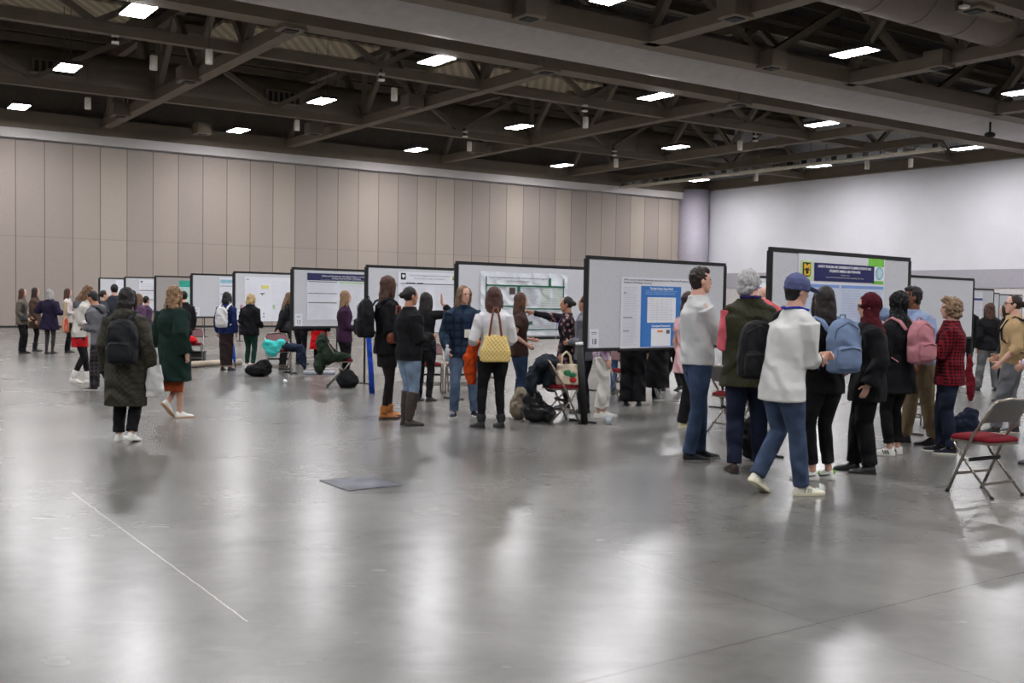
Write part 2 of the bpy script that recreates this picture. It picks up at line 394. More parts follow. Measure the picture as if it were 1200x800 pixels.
def duct(label, t, z, rx, rz, s0, s1, m, rib=0, vents=()):
    g = empty('air_duct', label, 'duct', loc=st(s0, t, z)); T = Matrix.Translation(-g.location)
    def ell(s, kx, kz): return [st(s, t + math.cos(a) * rx * kx, z + math.sin(a) * rz * kz) for a in [2 * math.pi * j / 36 for j in range(36)]]
    mb = MB(); mb.M = T; mb.rings([ell(s0 + (s1 - s0) * i / 10, 1, 1) for i in range(11)]); part('duct_tube', mb, m, g, smooth=True)
    if rib:
        u = s0 + rib * .4
        while u < s1:
            if u > -12:
                mb = MB(); mb.M = T; mb.rings([ell(u, 1.025, 1.025), ell(u + .05, 1.025, 1.025)]); part('joint_ring', mb, m, g, smooth=False)
            u += rib
    for u in vents:
        mb = MB(); mb.M = T; stbox(mb, u, u + 1.5, t - rx - .25, t - rx * .6, z - rz * .55, z + rz * .1); v = part('vent', mb, BEAM, g)
        mb = MB(); mb.M = T
        for k in range(6): stbox(mb, u + .1 + k * .23, u + .24 + k * .23, t - rx - .27, t - rx - .24, z - rz * .5, z + rz * .02)
        part('slot', mb, RUB, v)
    return g
duct('long pale grey rounded duct running across the whole ceiling', 24.4, 9.35, 1.3, .75, -20, 47.8, mat((176, 170, 166), .5, var=.06, scale=3))
duct('dark brown round duct behind the second row of trusses', 41.4, 9.75, .75, .75, -20, 47.8, mat((112, 102, 88), .55, var=.06), rib=8.7, vents=(7.0, 15.7))
duct('large brown round duct with joint rings at the upper right corner', 16.9, 9.75, .8, .8, 14, 47.8, mat((120, 108, 98), .55, var=.06), rib=1.9, vents=(25.8,))

# lift track with rails in front of the right wall
g = empty('partition_track', 'long ceiling track with pale rails running towards the right wall corner', 'track', loc=st(41, 26, 8.4)); T = Matrix.Translation(-g.location)
mb = MB(); mb.M = T; stbox(mb, 40.75, 41.05, 26.9, WL - .4, 8.62, 8.95); part('beam', mb, BEAM, g)
for ds in (0, .3):
    mb = MB(); mb.M = T; stbox(mb, 40.95 + ds, 41.09 + ds, 26.9, WL - .4, 8.32, 8.42); part('rail', mb, mat((205, 198, 180), .5), g)
for k in range(24):
    mb = MB(); mb.M = T; stbox(mb, 41.0, 41.36, 27.3 + k * .9, 27.34 + k * .9, 8.42, 8.66); part('hanger', mb, DARKM, g)
# lit patches of the roof deck, imitated by hung slabs of paler colour
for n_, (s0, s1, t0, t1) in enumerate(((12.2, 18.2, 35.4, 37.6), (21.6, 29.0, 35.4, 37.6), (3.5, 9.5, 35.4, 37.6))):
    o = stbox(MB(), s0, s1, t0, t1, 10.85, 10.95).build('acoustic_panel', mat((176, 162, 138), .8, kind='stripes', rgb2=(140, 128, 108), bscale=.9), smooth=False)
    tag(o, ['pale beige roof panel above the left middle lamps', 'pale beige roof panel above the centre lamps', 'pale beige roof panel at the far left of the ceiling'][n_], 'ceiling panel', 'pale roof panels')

EMIT = bpy.data.materials.new('lamp_glass'); EMIT.use_nodes = True
_b = EMIT.node_tree.nodes['Principled BSDF']; _b.inputs['Base Color'].default_value = (.9, .9, .9, 1)
_b.inputs['Emission Color'].default_value = (1.0, .985, 1.0, 1); _b.inputs['Emission Strength'].default_value = LAMP
HOUS = mat((60, 58, 56), .5)
LR = ['nearest row', 'second row', 'third row', 'row nearest the left wall']
def lamp(s, t, label=None):
    g = empty('high_bay_light', label or 'bright white rectangular ceiling lamp hanging behind the camera', 'ceiling lamp', 'ceiling lamps', loc=st(s, t, 8.7), rz=math.pi - PHI)
    mb = MB(); mb.box((0, 0, .09), (1.32, .7, .12)); part('housing', mb, HOUS, g, bevel=.02)
    mb = MB(); mb.add([(-.62, -.31, .02), (.62, -.31, .02), (.62, .31, .02), (-.62, .31, .02)], [(3, 2, 1, 0)]); part('diffuser', mb, EMIT, g)
    mb = MB(); mb.tube([(-.5, 0, .15), (-.5, 0, 2.1)], .012, 6, dome=False); part('hanger_rod', mb, HOUS, g)
    mb = MB(); mb.tube([(.5, 0, .15), (.5, 0, 2.1)], .012, 6, dome=False); part('hanger_rod', mb, HOUS, g)
LS = [(7.3, 'far left'), (16.1, 'second from the left'), (25.0, 'middle'), (33.9, 'second from the right'), (44.0, 'far right')]
for ti, t in enumerate((19.25, 27.6, 35.95, 44.7)):
    for s, w_ in LS:
        if (ti, s) == (0, 7.3): lamp(s, t, 'bright white ceiling lamp of the nearest row beyond the top left edge'); continue
        lamp(s, t, 'bright white ceiling lamp, %s lamp of the %s from the camera' % (w_, LR[ti]) if ti < 3 else 'bright white ceiling lamp, %s lamp of the row nearest the left wall' % w_)
for s in (-10.5, -1.5, 7.3, 16.1, 25.0, 33.9):
    for t in (-7, 2, 10.8): lamp(s, t)
for s in (-10.5, -1.5):
    for t in (19.25, 27.6, 35.95, 44.7): lamp(s, t, 'bright white ceiling lamp beyond the left edge of the view')

# small things on the roof steel
for i, (x, y) in enumerate(((340, 37), (620, 23), (861, 23), (904, 81), (1100, 81), (221, 97), (640, 86), (483, 128), (141, 137), (237, 158), (866, 124), (1142, 14), (560, 180), (368, 158))):
    p = at(x, y, 8.62)
    g = empty('mounting_box', 'square brown box with a dark opening on the roof steel', 'box', 'square boxes on the roof steel', loc=p, rz=math.pi / 2 - PHI)
    mb = MB(); mb.box((0, 0, .27), (.66, .66, .5)); part('casing', mb, BEAM, g, bevel=.02)
    mb = MB(); mb.box((0, 0, .01), (.36, .36, .04)); part('opening', mb, RUB, g)
for i, (x, y) in enumerate(((180, 82), (103, 128), (348, 153), (462, 118), (550, 177), (686, 150), (722, 196), (867, 176), (1016, 198), (1067, 196), (245, 75), (886, 212))):
    p = at(x, y, 8.25)
    g = empty('pendant_cylinder', 'small white cylinder hanging from the roof steel', 'hanging cylinder', 'small white cylinders hanging from the roof', loc=p)
    mb = MB(); mb.loft([(0, .11, .11), (.42, .11, .11)], 16); part('body', mb, mat((205, 200, 188), .5), g)
    mb = MB(); mb.tube([(0, 0, .4), (0, 0, 3)], .01, 6, dome=False); part('rod', mb, HOUS, g)
for i, (x, y) in enumerate(((135, 50), (447, 94), (685, 130), (720, 182), (1130, 8), (545, 160), (885, 165))):
    p = at(x, y, 8.6)
    g = empty('emergency_light', 'small twin white lamp heads fixed under the roof steel', 'emergency light', 'twin lamp heads under the roof steel', loc=p, rz=.4)
    for k in (0, 1):
        mb = MB(); mb.box((0, 0, k * .2), (.2, .16, .06)); part('lamp_head', mb, mat((215, 210, 198), .5), g)
    mb = MB(); mb.box((.0, .12, .18), (.06, .1, .4)); part('bracket', mb, RUB, g)
for x, y, w_ in ((688, 221, 'at the end of the pale ceiling track'), (1160, 158, 'under the grey duct at the right edge')):
    g = empty('security_camera', 'small black camera fixed ' + w_, 'camera', loc=at(x, y, 8.3))
    mb = MB(); mb.ball((0, 0, 0), (.22, .16, .12)); part('camera_body', mb, RUB, g, smooth=True)
    mb = MB(); mb.bar((0, 0, 0), (0, 0, .5), .06); part('bracket', mb, RUB, g)

# floor plate
mb = MB(); stbox(mb, 3.6, 4.08, 7.48, 8.02, 0, .006)
tag(mb.build('floor_plate', mat((84, 87, 96), .4, .2, var=.6, scale=5), smooth=False), 'dark worn square metal cover set in the open floor', 'floor cover')

# ------------------------------------------------------------------ people
def ik(a, c, l1, l2, pole):
    a = V(a); c = V(c); d = c - a; L = min(d.length, (l1 + l2) * .999); dn = d.normalized()
    x = (l1 * l1 - l2 * l2 + L * L) / (2 * L); h = math.sqrt(max(l1 * l1 - x * x, 1e-8))
    p = V(pole); p = p - dn * p.dot(dn); p.normalize()
    return a + dn * x + p * h, a + dn * L
FEM = [(.455, .050, .048), (.485, .086, .062), (.52, .097, .069), (.56, .091, .064), (.615, .073, .054), (.66, .077, .057), (.72, .085, .072), (.765, .086, .064), (.80, .086, .052), (.822, .066, .043), (.842, .040, .036)]
MAL = [(.455, .052, .05), (.485, .084, .064), (.52, .090, .070), (.56, .088, .068), (.615, .084, .064), (.66, .089, .068), (.72, .098, .073), (.765, .103, .07), (.80, .102, .056), (.825, .076, .046), (.846, .046, .04)]
class Fig: pass
def sstep(x): x = max(0, min(1, x)); return x * x * (3 - 2 * x)

def person(label, pos, h, face, female=True, lean=(0, 0), twist=0, feet=None, hands=None, poles=None, head=(0, 0), skin=SKIN,
           hair=None, hairm_=None, top=None, over=None, bottom=None, legs=None, shoes=None, group=None, det=1, curl=.6, glasses=False,
           hat=None, hips=0, hdir=None, extra=None, nohand=()):
    """pos: ground point; face: degrees clockwise from looking away from the camera; all pose numbers in body heights"""
    if isinstance(pos, tuple): pos = at(*pos)
    root = empty('person', label, 'person', group, M=Matrix.Translation(pos) @ Matrix.Rotation(-math.radians(face), 4, 'Z'))
    f = Fig(); f.root = root; f.h = h; f.female = female
    vox = {2: .0065, 1: .0095, 0: .014}[det]; cvox = {2: .0095, 1: .012, 0: .017}[det]
    R = FEM if female else MAL
    sw = .088 if female else .100
    feet = feet or [(-.05, 0, 0, -8, 0), (.05, 0, 0, 8, 0)]
    mid = V(((feet[0][0] + feet[1][0]) / 2, (feet[0][1] + feet[1][1]) / 2, 0))
    def sp(z):
        k = sstep((z - .5) / .34)
        return V((lean[0] * k + hips * (1 - k) , lean[1] * k, 0)), math.radians(twist) * k
    drop = min(0, -(lean[0] ** 2 + lean[1] ** 2) * .9)
    f.sp = sp
    def TS(p):   # torso space -> body space
        o, a = sp(p[2]); q = Matrix.Rotation(a, 3, 'Z') @ V(p); q = q + o; q.z += drop * sstep((p[2] - .5) / .34); return q
    f.TS = TS
    def rot2(v, a): return V((v[0] * math.cos(a) - v[1] * math.sin(a), v[0] * math.sin(a) + v[1] * math.cos(a), v[2]))
    # legs
    FT = []
    for i, q in enumerate(feet):
        q = tuple(q) + (0,) * (5 - len(q)); x, y, z, yw, pt = q
        M = Matrix.Translation((x, y, z)) @ Matrix.Rotation(-math.radians(yw), 4, 'Z') @ Matrix.Translation((0, .09, 0)) @ Matrix.Rotation(-math.radians(pt), 4, 'X') @ Matrix.Translation((0, -.09, 0))
        FT.append(M)
    LG = []
    for i, s in enumerate((-1, 1)):
        hip = V((s * .047 + hips, 0, .515)); ank = FT[i] @ V((0, -.005, .045))
        kdir = FT[i].to_3x3() @ V((0, 1, 0)); kdir.z = 0
        kn, an = ik(hip, ank, .238, .236, kdir + V((0, .3, .15)))
        LG.append((hip, kn, ank))
    # arms
    hands = hands or [None, None]; poles = poles or [None, None]
    AR = []
    for i, s in enumerate((-1, 1)):
        sh = TS((s * sw, -.004, .792)); hd = hands[i]
        if hd is None: hd = (s * (sw + .035), .015, .485)
        hd = V(hd); 
        if hands[i] is None: hd += V((lean[0], lean[1], drop))
        pl = V(poles[i]) if poles[i] else V((s * .35, -1, -.35))
        el, wr = ik(sh, hd, .172, .150, pl)
        AR.append((sh, el, wr))
    f.arms = AR; f.legs = LG; f.feet = FT
    neck0 = TS((0, -.008, .825))
    hc = TS((0, .012, .84)) + V((0, 0, .093)); f.hc = hc
    hy, hp = head[0], head[1]
    if len(head) > 2: hc = hc + V(head[2])
    MH = Matrix.Translation(hc) @ Matrix.Rotation(-math.radians(hy), 4, 'Z') @ Matrix.Rotation(math.radians(hp), 4, 'X'); f.MH = MH
    # ---- body
    b = MB(h)
    L = []
    for z, rx, ry in R:
        o, a = sp(z); q_ = .85 if z < .83 else .96; L.append((z + drop * sstep((z - .5) / .34), rx * q_, ry * q_, o.x, o.y, a))
    b.loft(L, 20)
    nr = .030 if female else .035
    b.tube([neck0, hc + V((0, -.012, -.045))], [nr * 1.15, nr], 12)
    b.M = MH
    w = 1 if female else 1.04
    b.loft([(-.067, .014, .012, 0, .028), (-.058, .024, .024, 0, .020), (-.040, .034 * w, .037, 0, .009), (-.015, .040 * w, .046, 0, .002), (.012, .043 * w, .052, 0, -.003), (.036, .039 * w, .047, 0, -.004), (.053, .026, .031, 0, -.004), (.061, .008, .009, 0, -.004)], 20)
    b.ball((0, .049, -.018), (.0075, .011, .008)); b.tube([(0, .046, .004), (0, .054, -.016)], [.004, .007], 8)
    b.ball((0, .044, -.037), (.013, .006, .006)); b.ball((0, .040, .012), (.032, .010, .006))
    for s in (-1, 1): b.ball((s * .044, -.004, -.008), (.006, .011, .016))
    b.M = None
    hk = .8 if female else 1
    for i, s in enumerate((-1, 1)):
        sh, el, wr = AR[i]; k = .9 if female else 1.06
        if i in nohand: continue
        b.tube([sh, sh.lerp(el, .35), sh.lerp(el, .8), el, el.lerp(wr, .3), el.lerp(wr, .8), wr], [.028 * k, .028 * k, .023 * k, .021 * k, .022 * k, .0155 * k, .0135 * k], 12)
        d = (wr - el).normalized() if not (hdir and hdir[i]) else V(hdir[i]).normalized()
        n_ = V((-s, 0, 0)); n_ = n_ - d * n_.dot(d)
        if n_.length < .3: n_ = V((0, 0, -1)) - d * d.dot(V((0, 0, -1)))
        n_.normalize(); side = d.cross(n_) * s   # towards the thumb or the little finger
        if side.y < 0: side = -side
        pc = wr + d * .026
        b.M = None
        # palm
        fr = Matrix((side, d, n_)).transposed()
        b.ball(pc, (.0215 * hk, .031, .010), fr, 12, 8)
        cu = curl if not hasattr(curl, '__len__') else curl[i]
        for q in range(4):
            ln = (.040, .044, .042, .033)[q] * (.95 if female else 1)
            base = wr + d * .046 + side * (.0165 - .011 * q) * hk
            if cu == 'point': c_ = 0.05 if q == 0 else 1.5
            else: c_ = cu * (.9 + .12 * q)
            pts = [base - d * .012]; pp = base; a_ = c_ * .3
            pts.append(pp)
            for sg in (.42, .32, .26):
                dr = d * math.cos(a_) + n_ * math.sin(a_); pp = pp + dr * ln * sg; pts.append(pp); a_ += c_ * .75
            b.tube(pts, [.0052, .0054, .0050, .0046, .0040], 7)
        tb = wr + d * .012 + side * .014 * hk
        t1 = tb + (side * .75 + d * .6 + n_ * .25).normalized() * .022; t2 = t1 + (side * .3 + d * .9 + n_ * .35).normalized() * .019
        b.tube([tb, t1, t2], [.0078, .0066, .0052], 8)
        hip, kn, an = LG[i]
    for i, s in enumerate((-1, 1)):
        hip, kn, an = LG[i]
        thin = .78 if (legs or (bottom and bottom.get('kind') != 'skirt')) else 1
        b.tube([hip, hip.lerp(kn, .4), hip.lerp(kn, .85), kn, kn.lerp(an, .3), kn.lerp(an, .75), an], [.050 * thin, .043 * thin, .032 * thin, .030 * thin, .032 * thin, .021 * min(1, thin * 1.15), .0185], 12)
        b.M = FT[i]; b.tube([(0, -.005, .04), (0, .025, .019), (0, .07, .012)], [.016, .013, .008], 10); b.M = None
    b.build('body', skin, root, remesh=vox, sm=1)
    # ---- face details
    if det >= 1:
        for s in (-1, 1):
            e = MB(h); e.M = MH; e.ball((s * .0165, .0435, .001), (.0062, .0045, .0034)); e.build('eye', EYE_M, root)
            e = MB(h); e.M = MH; e.tube([(s * .008, .0475, .0115), (s * .017, .0475, .0135), (s * .026, .0415, .011)], [.0016, .002, .0012], 6); e.build('eyebrow', hairm_ or RUB, root)
        e = MB(h); e.M = MH; e.ball((0, .0475, -.0375), (.0105, .0035, .0036)); e.build('mouth', LIP, root)
    if glasses:
        g = MB(h); g.M = MH
        for s in (-1, 1):
            pts = [(s * .0185 + math.cos(a) * .0125, .053 - .2 * abs(s * .0185 + math.cos(a) * .0125) * .5, .001 + math.sin(a) * .0095) for a in [2 * math.pi * k / 12 for k in range(13)]]
            g.tube(pts, .0014, 5, dome=False); g.tube([(s * .031, .049, .003), (s * .048, .0, .004)], .0013, 5, dome=False)
        g.build('glasses', RUB, root)
    # ---- hair
    hm = hairm_ or hairm((40, 28, 24))
    if hair and hair != 'bald':
        a = MB(h); a.M = MH; dsp = (.006 * h, .04)
        if hair in ('short', 'messy'):
            a.ball((0, -.012, .012), (.049, .053, .058), None, 18, 12); a.loft([(-.05, .03, .02, 0, -.028), (-.01, .046, .04, 0, -.016)], 14)
            if hair == 'messy': a.ball((0, .010, .045), (.040, .038, .024)); dsp = (.012 * h, .03)
        elif hair == 'full':
            a.ball((0, -.014, .008), (.056, .059, .064), None, 18, 12); a.ball((0, -.03, -.03), (.05, .04, .04)); dsp = (.012 * h, .04)
        elif hair == 'curly':
            a.ball((0, -.016, .004), (.066, .062, .068), None, 18, 12); a.ball((0, -.03, -.035), (.06, .045, .045)); a.ball((0, .018, .05), (.04, .036, .024)); dsp = (.026 * h, .03)
        elif hair in ('bob', 'long', 'wavy'):
            a.ball((0, -.010, .010), (.051, .055, .059), None, 18, 12)
            ln = {'bob': .085, 'long': .19, 'wavy': .20}[hair]; fl = {'bob': 1.12, 'long': 1.05, 'wavy': 1.3}[hair]
            a.loft([(-ln, .030 * fl, .014, 0, -.046), (-ln * .8, .046 * fl, .024, 0, -.044), (-ln * .45, .053 * fl, .034, 0, -.034), (-.02, .053, .042, 0, -.02), (.02, .05, .045, 0, -.014)], 18)
            for s in (-1, 1):
                a.tube([(s * .034, .020, .042), (s * .048, .018, .0), (s * .05, .010, -.05), (s * .052, .0, -max(.075, ln * .72))], [.010, .013, .015, .010], 8)
            dsp = (.008 * h, .05) if hair != 'wavy' else (.024 * h, .05)
        elif hair == 'bun':
            a.ball((0, -.011, .011), (.049, .054, .057), None, 18, 12); a.ball((0, -.068, .002), .023)
        elif hair == 'hijab':
            a.ball((0, -.017, .006), (.058, .062, .068), None, 18, 12)
            a.loft([(-.175, .082, .055, 0, -.018), (-.15, .098, .068, 0, -.014), (-.105, .072, .060, 0, -.010), (-.07, .052, .048, 0, -.006), (-.02, .052, .048, 0, -.012)], 18)
            a.ball((0, .012, -.082), (.036, .034, .022)); dsp = (.012 * h, .05)
        nm = 'headscarf' if hair == 'hijab' else 'hair'
        a.build(nm, hm, root, remesh=vox * (1.0 if det == 2 else 1.1), disp=dsp if det else None, sm=2)
    if hat:
        c = MB(h); c.M = MH @ Matrix.Translation((0, 0, .0))
        c.loft([(.0, .055, .061, 0, -.006), (.03, .056, .062, 0, -.005), (.052, .050, .055, 0, -.006), (.070, .034, .038, 0, -.007), (.080, .014, .015, 0, -.007), (.083, .004, .004, 0, -.007)], 20)
        co = c.build('cap', hat, root, remesh=vox, disp=(.006 * h, .05))
        c = MB(h); c.M = MH @ Matrix.Translation((0, .052, .022)) @ Matrix.Rotation(-.25, 4, 'X'); c.ball((0, .015, 0), (.043, .048, .006), None, 18, 6)
        c.build('brim', hat, co, remesh=vox * .8)
        c = MB(h); c.M = MH; c.ball((0, -.006, .077), .005, None, 8, 5); c.build('button', hat, co)
    # ---- clothes
    def garment(spec, nm0, grow):
        nm = spec.get('name', nm0); c = MB(h); k = spec.get('loose', .010) + grow; hem = spec.get('hem', .49); flare = spec.get('flare', 0)
        L = []
        if hem < .47:
            zz = hem
            n_ = 6
            for j in range(n_):
                u = j / n_; z = hem + (.50 - hem) * u; p = mid * (1 - u) * min(1, (.5 - hem) / .4) * .6
                L.append((z, .100 + k + flare * (1 - u), .074 + k + flare * (1 - u) * .8, p.x + hips * u, p.y, 0))
            RR = [q for q in R if q[0] > .5]
        else: RR = [q for q in R if q[0] >= hem]; L.append((hem, .094 + k, .069 + k, hips, 0, 0))
        for z, rx, ry in RR:
            o, a_ = sp(z); kk = k if z < .79 else k * .55
            if spec.get('straight') and .54 < z < .76: rx = max(rx, .09)
            L.append((z + drop * sstep((z - .5) / .34), rx + kk, ry + kk, o.x, o.y, a_))
        if spec.get('collar', .012):
            o, a_ = sp(.84); L.append((.842 + spec.get('collar', .012) + drop, .040 + k * .7, .038 + k * .7, o.x, o.y, a_))
        c.loft(L, 22)
        sl = spec.get('sleeve', 1.0)
        for i in (0, 1):
            sh, el, wr = AR[i]; s = (-1, 1)[i]; ks = k * .8
            c.ball(sh + V((-s * .014, 0, -.004)), (.036 + ks * .4, .036 + ks * .5, .033 + ks * .3)); c.tube([TS((s * .03, -.006, .832)), sh + V((-s * .01, 0, .006))], [.024, .028], 10)
            if sl <= 0: continue
            pts = [sh, sh.lerp(el, .5), el]; rr = [.035 + ks, .030 + ks, .026 + ks]
            if sl > .5:
                u = (sl - .5) * 2; pts += [el.lerp(wr, u * .5), el.lerp(wr, u)]; rr += [.026 + ks, (.020 if u > .8 else .025) + ks * spec.get('cuff', .7)]
            else:
                u = sl * 2; pts = [sh, sh.lerp(el, u)]; rr = [.036 + ks, .032 + ks]
            c.tube(pts, rr, 12, dome=False)
        o = c.build(nm, spec['mat'], root, remesh=cvox, disp=(.007 * h, .16), sm=3)
        if spec.get('hood'):
            c = MB(h); q = TS((0, -.055, .835)); c.ball(q, (.062, .036, .03)); c.ball(TS((0, -.075, .81)), (.05, .026, .045))
            c.build('hood', spec['mat'], root, remesh=cvox, disp=(.012 * h, .06))
        if spec.get('collarmat'):
            c = MB(h); q = TS((0, -.006, .838)); c.tube([q + V((math.cos(t_) * .043, math.sin(t_) * .040, .006 + .004 * math.cos(t_))) for t_ in [2 * math.pi * j / 14 for j in range(15)]], .009, 8, dome=False)
            c.build('collar', spec['collarmat'], root)
        if spec.get('seam'):
            c = MB(h)
            for z in spec['seam']:
                o_, a_ = sp(z); zi = z
                rx = np.interp(z, [q[0] for q in R], [q[1] for q in R]) + k + .003; ry = np.interp(z, [q[0] for q in R], [q[2] for q in R]) + k + .003
                c.tube([V((o_.x + math.cos(t_) * rx, o_.y + math.sin(t_) * ry, z)) for t_ in [2 * math.pi * j / 24 for j in range(25)]], .0022, 6, dome=False)
            c.build('waist_seam', spec['mat'], root)
        return o
    f.top = garment(top, 'shirt', 0) if top else None
    f.over = garment(over, 'coat', .010) if over else None
    def skirt(spec):
        c = MB(h); hem = spec['hem']; fl = spec.get('flare', .02); L = []
        for j in range(7):
            u = j / 6; z = hem + (.53 - hem) * u; p = mid * (1 - u) * .5; e_ = .008 * (1 - u)
            L.append((z, .094 + e_ + fl * (1 - u), .067 + e_ + fl * (1 - u), p.x + hips * u, p.y, 0))
        L.append((.58, .080, .060)); c.loft(L, 22)
        return c.build('skirt', spec['mat'], root, remesh=cvox, disp=(.010 * h, .12, .005 * h), sm=1)
    def trousers(spec, nm):
        c = MB(h); g_ = spec.get('loose', .009); wk = spec.get('knee', .036); wh = spec.get('hemr', .030); hz = spec.get('hem', .0)
        L = [(.452, .058 + g_, .054 + g_, hips)]
        for z, rx, ry in R:
            if .48 < z < .60: L.append((z, rx + .003, ry + .003, hips, 0, 0))
        L.append((.605, .076, .058, hips)); c.loft(L, 20)
        for i in (0, 1):
            hip, kn, an = LG[i]; u = 1 - hz / max(.05, (kn - an).length)
            end = kn.lerp(an, u)
            c.tube([hip + V((0, 0, -.01)), hip.lerp(kn, .35), hip.lerp(kn, .8), kn, kn.lerp(end, .4), kn.lerp(end, .8), end + (end - kn).normalized() * .008],
                   [.054 + g_, .050 + g_, wk + .004, wk, wk * .55 + wh * .45 + .002, wh, wh], 14, dome=False)
        return c.build(nm, spec['mat'], root, remesh=cvox, disp=(.006 * h, .1), sm=2)
    if legs: trousers(dict(loose=.002, knee=.033, hemr=.0225, mat=legs, wr=.002, hem=.0), 'tights')
    if bottom:
        if bottom.get('kind') == 'skirt': skirt(bottom)
        else: trousers(bottom, 'trousers')
    # ---- shoes
    if shoes:
        sm_, so = shoes['mat'], shoes.get('sole', shoes['mat']); fl = .150 if not female else .142
        for i in (0, 1):
            c = MB(h); c.M = FT[i]; t_ = shoes.get('fat', 1.0)
            def sec(y, hw, ht): return [V((math.cos(a) * hw * t_, y, .006 + max(0, math.sin(a)) * (ht - .006) if math.sin(a) > 0 else .004)) for a in [2 * math.pi * j / 16 for j in range(16)]]
            c.rings([sec(-.036, .010, .032), sec(-.031, .019, .050), sec(-.01, .023, .054), sec(.015, .023, .052), sec(.035, .025, .041), sec(.055, .027, .031), sec(.08, .028, .025), sec(.098, .024, .021), sec(.108, .013, .015)])
            if shoes.get('low'): pass
            o = c.build('shoe' if not shoes.get('boot') else 'boot', sm_, root, remesh=max(.007, vox * .9), sm=2)
            if shoes.get('boot'):
                c = MB(h); top_ = shoes['boot']; hip, kn, an = LG[i]; d = (kn - an).normalized()
                c.tube([an + d * -.005, an + d * top_ * .5, an + d * top_], [.028, .030 + top_ * .055, .032 + top_ * .075], 14, dome=False)
                c.build('boot_shaft', sm_, o, remesh=cvox, disp=(.008, .05))
            c = MB(h); c.M = FT[i]
            out = [(-.014, -.038), (.014, -.038), (.022, -.02), (.0235, .01), (.027, .05), (.0285, .08), (.022, .104), (.0, .113), (-.022, .104), (-.0285, .08), (-.027, .05), (-.0235, .01), (-.022, -.02)]
            c.prism([(x * t_, y) for x, y in out], 0, .011 if not shoes.get('thick') else .018)
            c.build('sole', so, o, bevel=.003)
            if shoes.get('laces') and det >= 1:
                c = MB(h); c.M = FT[i]
                for q in range(4): c.bar((-.012, .022 + q * .011, .047 - q * .0055), (.012, .024 + q * .011, .047 - q * .0055), .003)
                c.build('laces', shoes['laces'], o)
            if shoes.get('marks'):
                for s in (-1, 1):
                    c = MB(h); c.M = FT[i]
                    if shoes['marks'] == 'stripes':
                        for q in range(3): c.bar((s * .0265, .0 + q * .014, .014), (s * .0235, .010 + q * .014, .036), .0045)
                    else: c.tube([(s * .0235, -.02, .030), (s * .0265, .02, .020), (s * .0272, .042, .020), (s * .0272, .05, .024)], [.002, .005, .004, .001], 6)
                    c.build('side_mark', shoes.get('markmat', RUB), o)
    if extra: extra(f)
    return f

def lanyard(f, mat_, badge=True, z=.64, back=False):
    c = MB(f.h); y = .083 if f.female else .086
    if back: pts = [f.TS((-.056, .03, .846)), f.TS((-.05, -.02, .858)), f.TS((-.03, -.05, .856)), f.TS((.0, -.058, .852)), f.TS((.03, -.05, .856)), f.TS((.05, -.02, .858)), f.TS((.056, .03, .846))]; c.tube(pts, .0055, 8)
    else:
        for s in (-1, 1): c.tube([f.TS((s * .044, .0, .846)), f.TS((s * .038, .06, .80)), f.TS((s * .022, y + .012, .74)), f.TS((0, y + .012, z + .01))], [.003] * 4, 6)
    c.build('lanyard', mat_, f.root)
    if badge:
        c = MB(f.h); p = f.TS((0, y + .016, z - .022)); c.box(p, (.044, .004, .062)); c.build('badge', mat((235, 235, 220), .5), f.root, smooth=False)

